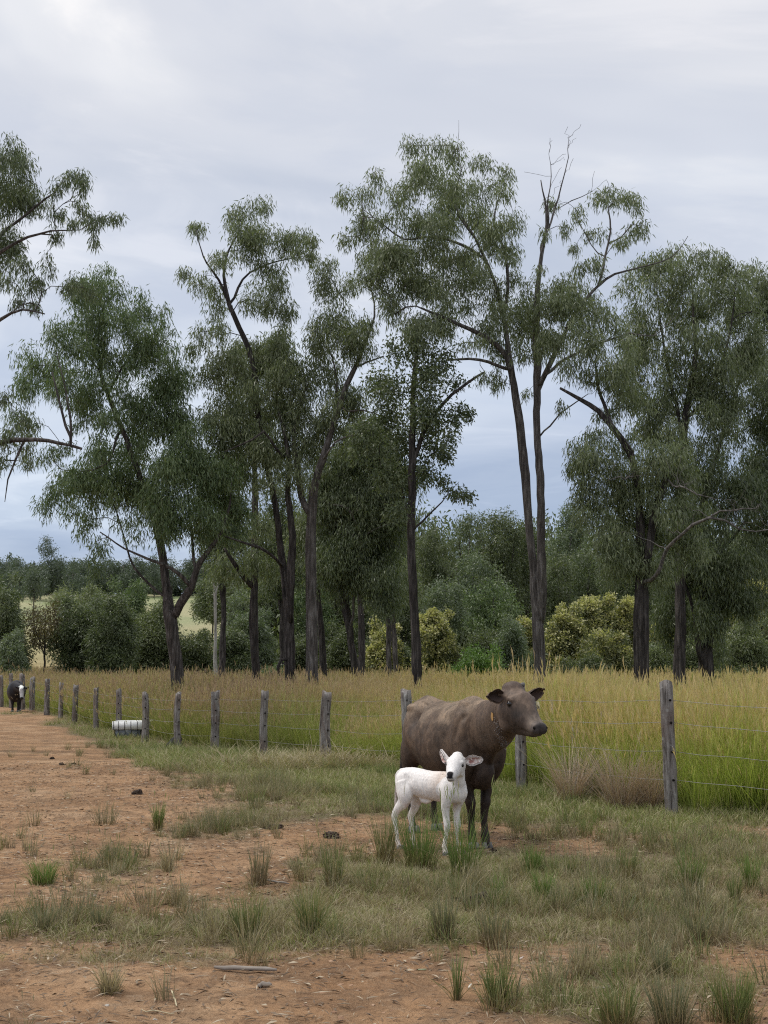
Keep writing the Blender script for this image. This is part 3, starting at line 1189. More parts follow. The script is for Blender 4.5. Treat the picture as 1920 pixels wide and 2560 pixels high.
t.stem([(185, 1115, .03, -.7), (165, 1060, .026, -.7), (150, 1010, .02, -.7), (130, 930, .012, -.7)])
t.stem([(178, 1112, .03, -.7), (172, 1040, .022, -.7), (160, 960, .014, -.6), (140, 880, .008, -.6)])
t.stem([(70, 1104, .03, -.6), (40, 1150, .022, -.6), (20, 1200, .015, -.6), (12, 1255, .007, -.6)])
t.clumps([(15, 370, 42, 60), (62, 420, 46, 62), (30, 500, 60, 70), (82, 500, 38, 62), (15, 600, 50, 55), (-30, 450, 60, 90), (-40, 600, 60, 80),
          (143, 470, 26, 46), (150, 525, 22, 40), (170, 448, 20, 26), (193, 448, 25, 34), (208, 470, 18, 32), (200, 525, 16, 28),
          (217, 528, 18, 34), (254, 535, 20, 26), (240, 560, 16, 22), (290, 540, 18, 16), (236, 598, 12, 22), (140, 590, 15, 18), (180, 560, 12, 14),
          (58, 680, 22, 50), (75, 720, 24, 40), (124, 660, 20, 48), (30, 640, 30, 40), (20, 700, 24, 40), (45, 750, 40, 26), (110, 700, 16, 22), (85, 760, 30, 16),
          (190, 700, 24, 26), (215, 725, 20, 22), (170, 720, 16, 18),
          (20, 1100, 40, 34), (75, 1120, 22, 34), (45, 1060, 40, 30), (72, 1160, 16, 30), (0, 1150, 26, 30), (10, 1000, 18, 30)], axis_px=-20)
t.grow()
t.finish(per=0.9)

# ---- the leaning tree left of centre
t = Tree('leaning_tree', 'broad green gum with a forked leaning trunk behind the fence, left of centre', 32, 445, seed=2, leaf='leaf_green', bark='bark_iron')
t.stem([(445, 1737, .20), (440, 1650, .185), (433, 1580, .18), (428, 1550, .18), (420, 1480, .13, .2), (410, 1400, .115, .3), (385, 1290, .10, .3), (345, 1180, .09, .2), (306, 1080, .08), (268, 990, .068), (250, 930, .055), (262, 840, .035), (255, 760, .02)])
t.stem([(432, 1556, .13), (450, 1510, .12, -.3), (478, 1468, .105, -.5), (490, 1425, .09, -.5), (515, 1385, .07, -.6), (550, 1335, .05, -.6), (575, 1260, .03, -.6)])
t.stem([(476, 1462, .07, -.5), (430, 1420, .06, -.8), (370, 1395, .045, -1.0), (310, 1370, .03, -1.0), (250, 1330, .02, -1.0)])
t.stem([(420, 1490, .05), (395, 1480, .045, .3), (340, 1420, .035, .4), (310, 1330, .025, .4), (280, 1250, .02, .5)])
t.stem([(488, 1425, .05, -.5), (480, 1330, .04, -.4), (470, 1230, .03, -.3), (440, 1120, .02)])
t.stem([(300, 1065, .05), (265, 1160, .03, -.6), (200, 1180, .02, -.7)])
t.stem([(253, 935, .04), (225, 890, .03, .2), (215, 830, .025, .2)])
t.stem([(270, 985, .04), (300, 930, .035, -.3), (345, 880, .025, -.4), (395, 850, .015, -.4)])
t.clumps([(250, 690, 40, 36), (200, 735, 46, 50), (285, 735, 50, 50), (340, 760, 44, 50), (235, 800, 60, 52), (325, 800, 52, 52), (392, 780, 26, 38), (415, 830, 28, 46),
          (425, 890, 30, 56), (150, 840, 46, 54), (100, 905, 54, 54), (55, 965, 46, 54), (150, 930, 54, 50), (36, 1025, 26, 46), (70, 1060, 30, 56), (195, 870, 40, 46),
          (345, 895, 50, 48), (400, 965, 56, 52), (310, 965, 40, 34), (203, 975, 24, 56), (455, 960, 40, 50), (200, 1055, 22, 28), (262, 1050, 26, 42),
          (340, 1030, 56, 52), (420, 1050, 70, 60), (250, 1125, 62, 44), (330, 1115, 66, 56), (420, 1140, 76, 66), (500, 1160, 70, 66), (180, 1185, 44, 42),
          (132, 1232, 42, 42), (108, 1270, 24, 32), (250, 1225, 66, 56), (340, 1225, 70, 60), (440, 1250, 76, 66), (530, 1235, 62, 60), (590, 1270, 44, 50),
          (216, 1330, 28, 56), (245, 1370, 28, 44), (320, 1305, 50, 40), (410, 1320, 56, 40), (510, 1330, 46, 44), (585, 1335, 36, 34), (205, 1280, 46, 34),
          (460, 1060, 40, 50), (300, 1180, 40, 40), (160, 1120, 20, 26), (560, 1180, 40, 44), (235, 1410, 18, 26)]
         + fill([(210, 720), (290, 710), (420, 860), (460, 960), (590, 1230), (570, 1330), (480, 1340), (250, 1250), (130, 1230), (110, 1150), (230, 1080), (60, 1000), (130, 860)], 44, 34, 21))
t.grow()
t.finish(per=0.9)

# ---- slender tree in the grass
t = Tree('slender_tree', 'slim dark-barked gum with a low forked limb, first trunk right of the leaning tree', 39, 643, seed=3, leaf='leaf_iron', bark='bark_black')
t.stem([(643, 1722, .125), (638, 1600, .12), (636, 1470, .115), (635, 1330, .10, .2), (636, 1195, .085, .3), (632, 1020, .06, .2), (640, 900, .03)])
t.stem([(635, 1475, .08), (610, 1440, .07, -.2), (585, 1405, .06, -.4), (562, 1370, .04, -.5)])
t.clumps(fill([(575, 860), (700, 860), (720, 1000), (690, 1150), (575, 1150), (545, 1000)], 40, 14, 31) + [(560, 1420, 40, 40), (600, 1440, 40, 36), (640, 1400, 40, 40), (690, 1420, 40, 40), (660, 1300, 40, 44)])
t.grow()
t.finish(per=1.0)

# ---- twin-stem ironbark, with the open crown above it
t = Tree('ironbark_tree', 'stout black ironbark with a burl low on its trunk, left of the tall furrowed trunk', 32.5, 726, seed=4, leaf='leaf_iron', bark='bark_black')
t.stem([(726, 1737, .155), (725, 1650, .16), (722, 1560, .165), (714, 1450, .12, .1), (704, 1400, .11, .1), (697, 1320, .10, .1), (684, 1240, .09, .1), (668, 1166, .085), (650, 1060, .085), (638, 960, .085), (628, 890, .08), (600, 820, .075), (573, 763, .065), (561, 690, .045), (572, 630, .03), (600, 580, .02)])
t.stem([(722, 1555, .14), (728, 1450, .12, -.2), (733, 1340, .11, -.3), (720, 1230, .09, -.3), (722, 1166, .08, -.3), (712, 1080, .06, -.2), (690, 1000, .04)])
t.stem([(708, 1420, .06), (690, 1395, .05, -.4), (650, 1370, .045, -.7), (612, 1358, .035, -.9), (560, 1340, .02, -1.0)])
t.stem([(715, 1150, .05, -.3), (690, 1120, .045, -.8), (660, 1080, .04, -1.0), (630, 1100, .03, -1.2), (560, 1130, .015, -1.3)])
t.stem([(575, 768, .05), (545, 700, .04, -.2), (515, 660, .028, -.3), (495, 600, .015, -.3)])
t.stem([(580, 770, .05), (596, 720, .045, .2), (626, 682, .035, .3), (690, 655, .025, .3), (760, 640, .012, .3)])
t.stem([(700, 1650, .05, -.3), (694, 1668, .06, -.32), (698, 1690, .04, -.3)])
t.clumps([(625, 520, 40, 30), (660, 530, 30, 34), (585, 545, 38, 38), (600, 595, 54, 44), (655, 585, 54, 52), (705, 620, 44, 34), (760, 600, 32, 32), (740, 640, 20, 18), (725, 590, 24, 26),
          (788, 600, 18, 30), (770, 640, 22, 18), (545, 645, 26, 44), (490, 580, 18, 36), (482, 565, 14, 22), (472, 680, 22, 28), (505, 690, 30, 36), (530, 720, 28, 44), (555, 770, 34, 50),
          (660, 685, 56, 50), (690, 760, 44, 60), (712, 840, 40, 52), (640, 770, 40, 46), (590, 870, 36, 34), (505, 850, 36, 40), (480, 870, 26, 40), (540, 835, 34, 34), (700, 700, 40, 40),
          (620, 640, 40, 40), (690, 880, 44, 50), (650, 870, 36, 50), (730, 910, 30, 44), (560, 640, 24, 28)]
         + fill([(520, 890), (740, 890), (760, 1000), (740, 1180), (600, 1200), (520, 1080)], 46, 30, 41))
t.grow()
t.finish(per=0.9)

# ---- tall furrowed trunk beside it, leaning right higher up
t = Tree('furrowed_tree', 'tall gum with pale furrowed bark dividing above mid height, right of the burl trunk', 32, 782, seed=5, leaf='leaf_iron', bark='bark_grey')
t.stem([(783, 1738, .19), (780, 1650, .165), (777, 1560, .155), (776, 1440, .15), (774, 1330, .145), (778, 1262, .14), (788, 1200, .11, -.1), (805, 1150, .10, -.2), (826, 1080, .09, -.2), (842, 1025, .085, -.2), (866, 960, .075, -.2), (890, 910, .065, -.1), (912, 860, .05), (935, 790, .03), (930, 730, .02)])
t.stem([(776, 1290, .11), (752, 1240, .09, .2), (742, 1170, .08, .2), (735, 1080, .06, .3), (760, 980, .04, .3)])
t.stem([(880, 925, .04), (915, 908, .032, .2), (960, 890, .02, .2)])
t.stem([(845, 1010, .04), (870, 1025, .034, -.3), (905, 1020, .025, -.3), (960, 1040, .018, -.4), (1010, 1060, .01, -.4)])
t.stem([(838, 1035, .04), (842, 960, .034, .2), (830, 890, .025, .2)])
t.dead([(800, 1160, .04, -.4), (840, 1110, .04, -.6), (890, 1090, .035, -.7), (940, 1085, .025, -.7), (975, 1080, .012, -.7)], 4)
t.clumps([(800, 690, 28, 42), (828, 720, 44, 50), (852, 790, 52, 54), (800, 825, 36, 52), (868, 850, 52, 52), (792, 885, 44, 52), (830, 935, 54, 42), (902, 800, 42, 44), (825, 660, 26, 30),
          (860, 710, 34, 40), (900, 870, 40, 40), (780, 950, 44, 44), (870, 985, 40, 34)]
         + fill([(740, 980), (830, 960), (900, 1000), (860, 1130), (750, 1180)], 42, 10, 51), axis_px=830)
t.grow()
t.finish(per=0.9, ridge=0.30, sides=22)

# ---- smaller trunks among them
t = Tree('young_ironbark', 'thin dark trunk close behind the tall furrowed gum', 47, 806, seed=6, leaf='leaf_iron', bark='bark_black')
t.stem([(808, 1712, .12), (804, 1620, .12), (797, 1520, .10), (790, 1440, .08), (796, 1360, .05), (800, 1300, .03)])
t.clumps(fill([(760, 1200), (900, 1180), (920, 1380), (800, 1420), (750, 1360)], 44, 14, 61))
t.grow()
t.finish()
t = Tree('crooked_ironbark', 'crooked black ironbark bending left, halfway between the furrowed gum and the straight pole-like trunk', 45, 890, seed=7, leaf='leaf_dark', bark='bark_black')
t.stem([(892, 1713, .13), (887, 1650, .13), (880, 1600, .125), (868, 1520, .11), (858, 1450, .10), (850, 1380, .06), (840, 1300, .04)])
t.stem([(880, 1600, .09), (866, 1560, .08, .3), (850, 1480, .06, .4), (835, 1420, .04, .5)])
t.dead([(880, 1560, .06, -.3), (900, 1380, .06, -.6), (890, 1310, .055, -.8), (870, 1275, .05, -.9), (835, 1262, .03, -1.0)], 5)
t.dead([(893, 1350, .04, -.6), (940, 1320, .03, -.8), (1000, 1300, .02, -.9), (1040, 1330, .01, -.9)], 6)
t.clumps(fill([(800, 1130), (1000, 1100), (1010, 1250), (940, 1480), (840, 1440), (800, 1300)], 50, 30, 71) + [(800, 1400, 50, 50), (960, 1500, 46, 50), (850, 1380, 50, 50), (900, 1400, 46, 46)])
t.grow()
t.finish()
t = Tree('thin_pole_tree', 'thin pole-like trunk before the yellow wattle, left of the straight dark trunk', 52, 988, seed=8, leaf='leaf_iron', bark='bark_iron')
t.stem([(990, 1708, .10), (988, 1650, .095), (985, 1580, .09), (983, 1520, .06), (978, 1440, .04)])
t.clumps(fill([(940, 1380), (1020, 1380), (1030, 1480), (950, 1500)], 34, 6, 81))
t.grow()
t.finish()

# ---- straight single trunk left of the cow's back
t = Tree('straight_tree', 'straight black single-trunk gum rising just left of the brown cow', 30, 1041, seed=9, leaf='leaf_dark', bark='bark_black')
t.stem([(1041, 1743, .12), (1039, 1620, .112), (1037, 1450, .105), (1036, 1280, .095), (1036, 1108, .085), (1036, 980, .07), (1040, 880, .045), (1045, 800, .02)])
t.stem([(1037, 1150, .06), (1060, 1070, .055, -.2), (1078, 1041, .05, -.3), (1130, 985, .042, -.4), (1210, 931, .03, -.5)])
t.stem([(1038, 1320, .03), (1070, 1290, .024, -.2), (1105, 1255, .016, -.3)])
t.stem([(1036, 1330, .03), (1020, 1280, .024, .1), (1005, 1220, .016, .2)])
t.clumps([(1100, 890, 44, 40), (1040, 850, 46, 44), (1150, 1045, 20, 34), (1168, 1032, 14, 18), (1128, 1080, 30, 44), (1110, 1130, 40, 50), (1118, 1200, 34, 48), (1142, 1235, 20, 30), (1075, 1180, 40, 50),
          (1000, 1180, 44, 60), (975, 1050, 54, 54), (1050, 1010, 54, 54), (945, 960, 44, 46), (1070, 1100, 46, 54), (930, 1100, 50, 66), (995, 1270, 40, 40), (1065, 930, 52, 44), (985, 960, 46, 46),
          (1130, 950, 30, 30), (1000, 1110, 44, 44), (960, 1200, 44, 50), (1090, 1040, 40, 40), (1170, 1230, 16, 22), (1000, 880, 40, 36)], thick=0.8)
t.grow()
t.finish(per=0.9, leaf_len=0.10, leaf_w=0.036, hang=0.5)

# ---- the tall twin-trunk tree behind the cow's head
t = Tree('twin_trunk_tree', 'tallest gum, two slim trunks joined low down, bare dead top, behind the cow head', 30, 1347, seed=10, leaf='leaf_iron', bark='bark_grey')
t.stem([(1350, 1741, .165), (1348, 1660, .15), (1346, 1580, .155), (1338, 1500, .12, .12), (1328, 1380, .105, .16), (1318, 1270, .10, .18), (1308, 1137, .095, .18), (1298, 1041, .092, .15), (1281, 945, .088, .1), (1262, 890, .07, .1), (1214, 848, .06, -.1), (1149, 815, .045, -.3), (1100, 790, .035, -.4), (1040, 765, .015, -.5)])
t.stem([(1347, 1560, .125), (1353, 1440, .112, -.16), (1353, 1330, .105, -.18), (1348, 1190, .098, -.18), (1343, 1050, .095, -.15), (1343, 940, .092), (1342, 800, .082), (1347, 720, .062), (1352, 660, .052), (1360, 610, .045), (1368, 560, .036), (1362, 500, .022), (1352, 450, .012)])
t.stem([(1282, 945, .07), (1272, 860, .06, .3), (1262, 790, .055, .4), (1240, 700, .048, .4), (1214, 640, .04, .4), (1189, 592, .034, .4), (1150, 540, .028, .4), (1140, 480, .02, .4), (1155, 420, .012, .4)])
t.stem([(1262, 790, .045, .4), (1268, 700, .04, .2), (1258, 620, .03, .2), (1235, 560, .025, .2), (1245, 500, .015, .2)])
t.stem([(1228, 665, .04, .4), (1150, 610, .035, 0), (1080, 590, .03, -.2), (1010, 595, .022, -.3), (960, 560, .016, -.4), (910, 525, .01, -.4)])
t.stem([(1190, 595, .03, .4), (1120, 490, .02, .7), (1085, 440, .014, .8)])
t.stem([(1280, 930, .045), (1200, 900, .035, -.4), (1120, 900, .025, -.6)])
t.dead([(1352, 640, .035), (1378, 560, .034, .1), (1398, 500, .026, .1), (1412, 440, .018, .1), (1418, 400, .014, .1), (1422, 345, .006, .1)], 8, 0.8)
t.dead([(1366, 570, .03), (1366, 500, .022, -.2), (1380, 440, .015, -.2), (1372, 385, .006, -.2)], 7, 0.7)
t.dead([(1400, 520, .026, .1), (1432, 500, .022, .1), (1478, 480, .012, .1)], 2, 0.5)
t.dead([(1150, 430, .012, .4), (1148, 360, .008, .4), (1147, 300, .004, .4)], 1, 0.3)
t.stem([(1345, 970, .07), (1367, 925, .065, -.2), (1400, 850, .055, -.2), (1446, 770, .045, -.2), (1495, 715, .036, -.2), (1535, 686, .028, -.2), (1600, 668, .018, -.2), (1680, 640, .012, -.1), (1720, 590, .006, -.1)])
t.stem([(1505, 705, .034, -.2), (1512, 640, .03, -.2), (1525, 577, .024, -.2), (1520, 520, .016, -.2)])
t.stem([(1520, 610, .02, -.2), (1555, 590, .016, -.1), (1580, 560, .01, 0)])
t.stem([(1512, 650, .02, -.2), (1480, 610, .016, 0), (1450, 560, .01, .1)])
t.dead([(1345, 985, .06, .1), (1370, 940, .055, .4), (1420, 900, .05, .5), (1471, 868, .042, .5), (1530, 845, .034, .5), (1580, 832, .026, .5), (1640, 835, .018, .5), (1700, 780, .008, .5)], 9, 0.9)
t.dead([(1350, 1100, .03), (1370, 1065, .028, -.3), (1397, 1037, .025, -.4), (1440, 1010, .02, -.5), (1470, 985, .012, -.5)], 2, 0.4)
t.clumps([(1025, 375, 26, 42), (1083, 372, 38, 34), (1140, 385, 42, 44), (1208, 400, 36, 34), (1256, 430, 30, 46), (1037, 430, 40, 38), (1120, 445, 50, 44), (1210, 474, 46, 44), (1262, 480, 26, 30), (955, 442, 34, 34),
          (872, 500, 34, 36), (915, 480, 28, 26), (1008, 485, 34, 44), (898, 555, 42, 34), (950, 535, 34, 34), (863, 607, 32, 44), (920, 625, 44, 44), (979, 640, 44, 50), (1036, 630, 50, 42), (1094, 650, 50, 44),
          (1123, 572, 34, 34), (1008, 700, 60, 44), (1090, 705, 60, 44), (1164, 690, 42, 44), (979, 755, 52, 44), (1282, 640, 30, 52), (1270, 612, 22, 34), (1290, 690, 20, 30), (1228, 820, 40, 50), (1262, 780, 30, 44),
          (1036, 820, 56, 42), (1222, 950, 34, 26), (1150, 760, 40, 40), (1100, 790, 40, 34), (1190, 860, 40, 40), (1190, 540, 34, 40), (1060, 545, 34, 34), (1170, 620, 30, 34), (1230, 590, 24, 34), (945, 700, 40, 40), (900, 690, 30, 40),
          (1522, 478, 32, 32), (1500, 500, 24, 24), (1590, 500, 22, 22), (1560, 485, 18, 18), (1582, 565, 36, 38), (1560, 600, 26, 24), (1446, 535, 32, 32), (1482, 575, 32, 28), (1415, 575, 16, 36), (1430, 610, 14, 26), (1377, 507, 14, 34), (1362, 585, 12, 24),
          (1446, 668, 26, 38), (1495, 660, 24, 34), (1345, 680, 14, 24), (1406, 722, 56, 40), (1377, 768, 50, 50), (1425, 775, 50, 50), (1308, 796, 50, 60), (1367, 836, 42, 40), (1250, 800, 32, 56), (1238, 945, 22, 44),
          (1258, 870, 42, 42), (1347, 875, 32, 50), (1406, 846, 42, 40), (1315, 990, 10, 32), (1400, 1010, 10, 22), (1495, 785, 50, 30), (1330, 730, 30, 36), (1300, 880, 36, 40), (1470, 740, 30, 30)]
         + fill([(880, 520), (1030, 390), (1240, 420), (1270, 600), (1240, 800), (1080, 830), (920, 710)], 46, 22, 101) + fill([(1330, 730), (1480, 680), (1500, 800), (1390, 870), (1300, 880)], 36, 7, 102), axis_px=1240, thick=0.5)
t.grow()
t.finish(per=0.9, sides=16)

# ---- the big group on the right
right_top = [(1575, 690), (1630, 640), (1740, 620), (1850, 640), (1960, 690), (1990, 1180), (1800, 1240), (1600, 1180), (1480, 1180), (1475, 1080), (1560, 1000), (1580, 850)]
t = Tree('right_gum_tree', 'heavy gum with thick split trunk and pale arching bough, left of last fence post', 28.5, 1605, seed=11, leaf='leaf_iron', bark='bark_black')
t.stem([(1607, 1745, .155), (1606, 1640, .15), (1603, 1540, .15), (1600, 1460, .135), (1596, 1380, .10, .1), (1592, 1280, .09, .1), (1584, 1200, .085, .1), (1572, 1132, .08, .1), (1548, 1095, .07), (1525, 1065, .06, -.1), (1495, 1030, .05, -.2), (1450, 1000, .04, -.3), (1400, 970, .025, -.4)])
t.stem([(1612, 1450, .10), (1622, 1370, .085, -.2), (1632, 1300, .08, -.2), (1650, 1240, .07, -.2), (1665, 1205, .06, -.2), (1660, 1160, .04, -.2), (1690, 1130, .02, -.2)])
t.stem([(1530, 1072, .05), (1512, 1010, .042, .2), (1495, 965, .035, .3), (1488, 900, .02, .3)])
t.dead([(1612, 1465, .07, -.3), (1640, 1440, .065, -.8), (1672, 1374, .06, -1.3), (1705, 1335, .05, -1.7), (1735, 1310, .045, -2.0), (1775, 1292, .04, -2.2), (1815, 1300, .03, -2.3), (1857, 1319, .022, -2.4), (1930, 1322, .014, -2.4)], 12, 1.0)
t.dead([(1662, 1210, .03, -.2), (1685, 1212, .027, -1.0), (1710, 1216, .024, -1.8), (1745, 1235, .018, -2.1), (1795, 1248, .008, -2.2)], 9, 0.8)
t.dead([(1585, 1195, .025), (1575, 1192, .024, -.9), (1555, 1190, .02, -1.7), (1520, 1200, .01, -1.9)], 7, 0.7)
t.dead([(1775, 1290, .03, -2.2), (1830, 1275, .025, -2.3), (1890, 1272, .016, -2.3)], 7, 0.7)
t.stem([(1598, 1400, .05), (1560, 1340, .04, .5), (1520, 1290, .025, .7)])
t.clumps(fill([(1440, 1120), (1500, 1090), (1600, 1130), (1720, 1130), (1760, 1300), (1700, 1420), (1560, 1420), (1480, 1380), (1470, 1280)], 42, 40, 111)
         + [(1440, 1165, 22, 22), (1425, 1175, 16, 16), (1450, 1230, 22, 40), (1480, 1260, 30, 40), (1480, 1080, 26, 30), (1500, 1040, 22, 20)]
         + fill([(1440, 820), (1560, 760), (1600, 1000), (1560, 1060), (1490, 1000), (1420, 940)], 34, 16, 112), axis_px=1590, thick=0.6)
t.grow()
t.finish(per=0.9, sides=22, ridge=0.30)

t = Tree('right_ironbark', 'black ironbark with a broad domed crown, right behind the last fence post', 33, 1705, seed=12, leaf='leaf_iron', bark='bark_black')
t.stem([(1705, 1745, .16), (1705, 1640, .145), (1704, 1480, .13), (1704, 1350, .12), (1708, 1250, .11), (1712, 1140, .10), (1720, 1040, .09), (1735, 960, .07), (1742, 880, .05), (1735, 780, .03), (1730, 680, .015)])
t.stem([(1712, 1120, .06), (1690, 1020, .05, .3), (1670, 920, .04, .4), (1650, 800, .025, .4), (1640, 700, .012, .4)])
t.stem([(1718, 1050, .06), (1770, 980, .05, -.2), (1800, 900, .04, -.3), (1830, 800, .025, -.3), (1840, 700, .012, -.3)])
t.clumps(fill([(1575, 690), (1630, 645), (1740, 630), (1850, 645), (1880, 760), (1870, 1000), (1780, 1100), (1620, 1120), (1570, 1000), (1560, 880)], 42, 58, 121), thick=0.7)
t.grow()
t.finish(per=0.9)

t = Tree('edge_ironbark', 'forked black ironbark with weeping foliage at the right edge', 34, 1766, seed=13, leaf='leaf_dark', bark='bark_black')
t.stem([(1767, 1742, .16), (1765, 1640, .15), (1760, 1500, .13), (1758, 1400, .11), (1752, 1340, .09), (1760, 1250, .07), (1790, 1150, .05), (1820, 1050, .04), (1850, 950, .02)])
t.stem([(1766, 1690, .07), (1745, 1620, .06, -.3), (1735, 1540, .05, -.4), (1710, 1450, .03, -.5)])
t.stem([(1770, 1650, .06), (1785, 1570, .05, -.2), (1815, 1500, .04, -.3), (1850, 1440, .03, -.3)])
t.stem([(1760, 1440, .06), (1800, 1380, .05, .3), (1850, 1320, .035, .4), (1900, 1240, .02, .4)])
t.clumps(fill([(1650, 1330), (1740, 1200), (1850, 1000), (1960, 900), (1990, 1450), (1900, 1520), (1800, 1560), (1660, 1560)], 46, 54, 131) + fill([(1640, 1480), (1860, 1480), (1840, 1640), (1680, 1640)], 34, 10, 132), thick=0.8)
t.grow()
t.finish(per=1.05)

t = Tree('corner_gum', 'gum tree mostly beyond the right edge, its crown filling the upper right corner', 37, 1990, seed=14, leaf='leaf_iron', bark='bark_iron')
t.stem([(1990, 1730, .17), (1988, 1500, .15), (1975, 1300, .12), (1960, 1150, .10), (1940, 1000, .08), (1930, 850, .05), (1910, 700, .02)])
t.clumps(fill([(1850, 690), (1960, 660), (2100, 750), (2100, 1300), (1900, 1250), (1850, 1000)], 46, 40, 141), thick=0.7)
t.grow()
t.finish(per=1.0)

# ------------------------------------------------------------ bush behind the grass
def egg(px, top, hw, low, n=14):
    """Outline of a crown in the picture."""
    P = []
    cy_ = top + (low - top) * 0.52
    for k in range(n):
        a = 2 * math.pi * k / n
        r = 1 + 0.20 * math.sin(3 * a + px) + 0.15 * math.sin(5 * a + top)
        P.append((px + hw * math.sin(a) * r * (0.92 if math.cos(a) > 0 else 1.0), cy_ - (low - top) * 0.5 * math.cos(a)))
    return P


def bush_tree(name, label, d, px, top, hw, low, leaf, bark='bark_iron', seed=0, rad=None, cat='tree', group=None, lean=0, n=None, per=1.0, fork=True, thick=0.8, **kw):
    t = Tree(name, label, d, px, cat, group, seed, bark, leaf)
    s = d / FPX
    bz = float(terrain(t.base[0], d))
    # picture height of the ground there
    _, gy = to_px(t.base[0], d, bz)
    r = rad or max(0.05, 0.012 * (gy - top) * s)
    ymid = low + (top - low) * 0.35
    t.stem([(px, gy - 2, r), (px + lean * 0.3, gy + (low - gy) * 0.6, r * 0.9), (px + lean * 0.7, ymid, r * 0.65), (px + lean, top + (low - top) * 0.25, r * 0.25)], wob=0.035)
    if fork:
        t.stem([(px + lean * 0.4, low + (gy - low) * 0.25, r * 0.6), (px + lean * 0.4 - hw * 0.35, ymid, r * 0.45, 0.4), (px + lean * 0.4 - hw * 0.5, ymid + (top - ymid) * 0.5, r * 0.2, 0.5)])
        t.stem([(px + lean * 0.5, low, r * 0.55), (px + lean * 0.5 + hw * 0.35, ymid, r * 0.4, -0.4), (px + lean * 0.5 + hw * 0.55, ymid + (top - ymid) * 0.45, r * 0.18, -0.5)])
    area = hw * (low - top) * 0.8 * 2
    rc = max(11, min(34, hw * 0.36))
    nn = n or max(6, int(area / (rc * rc * 1.5)))
    t.clumps(fill(egg(px + lean * 0.7, top + rc * 0.6, max(8, hw - rc * 0.6), low), rc, nn, seed + 500), thick=thick)
    t.grow()
    kw.setdefault('hang', 0.45)
    f_ = d / 32
    kw.setdefault('leaf_len', 0.15 * f_ ** 0.45)
    kw.setdefault('leaf_w', 0.029 * f_ ** 0.65)
    t.finish(per=per * 0.85, **kw)
    return t


def shrub(name, label, d, px, top, hw, leaf, bark='bark_iron', seed=0, stems=4, cat='shrub', group=None, low=None, n=None, per=1.0, **kw):
    t = Tree(name, label, d, px, cat, group, seed, bark, leaf)
    s = d / FPX
    _, gy = to_px(t.base[0], d, float(t.base[2]))
    g = t.g
    for k in range(stems):
        o = (k - (stems - 1) / 2) / max(1, stems - 1) if stems > 1 else 0
        r = 0.035 * (1 if k else 1.2)
        pts = [(px + o * hw * 0.25, gy - 2, r), (px + o * hw * 0.6 + g.normal(0, 3), gy + (top - gy) * 0.4, r * 0.7, g.normal(0, 0.3)), (px + o * hw * 1.2, gy + (top - gy) * 0.75, r * 0.3, g.normal(0, 0.4))]
        if k == 0:
            t.stem(pts)
        else:
            # further stems also rise from the ground
            rows = np.array([(*t.w(q[0], q[1], q[3] if len(q) > 3 else 0), q[2]) for q in pts])
            rows[0, 2] = -0.1
            S = spline(rows, 0.25)
            last = -1
            for row in S:
                t.P.append(row[:3])
                t.par.append(last)
                t.r0.append(row[3])
                last = len(t.P) - 1
    low = low or gy - 6
    rc = max(8, min(22, hw * 0.26))
    area = hw * (low - top) * 1.6
    nn = n or max(8, int(area / (rc * rc * 0.80)))
    cl_ = [c_ for c_ in fill(egg(px, top + rc * 0.6, max(6, hw - rc * 0.5), low), rc, nn, seed + 700, 1.0, 0.45) if g.uniform() > 0.16 + 0.2 * (c_[1] > low - 0.25 * (low - top))]
    cl_ += [(px + hw * g.uniform(-0.75, 0.75), top + (low - top) * g.uniform(-0.08, 0.16), rc * 0.6, rc * 0.8) for q in range(5)]
    t.clumps(cl_, thick=0.9)
    t.grow(up=0.4)
    f_ = d / 32
    kw.setdefault('leaf_len', 0.125 * f_ ** 0.45)
    kw.setdefault('leaf_w', 0.030 * f_ ** 0.6)
    t.finish(per=per * 0.95, hang=0.35, out_w=0.8, **kw)
    return t


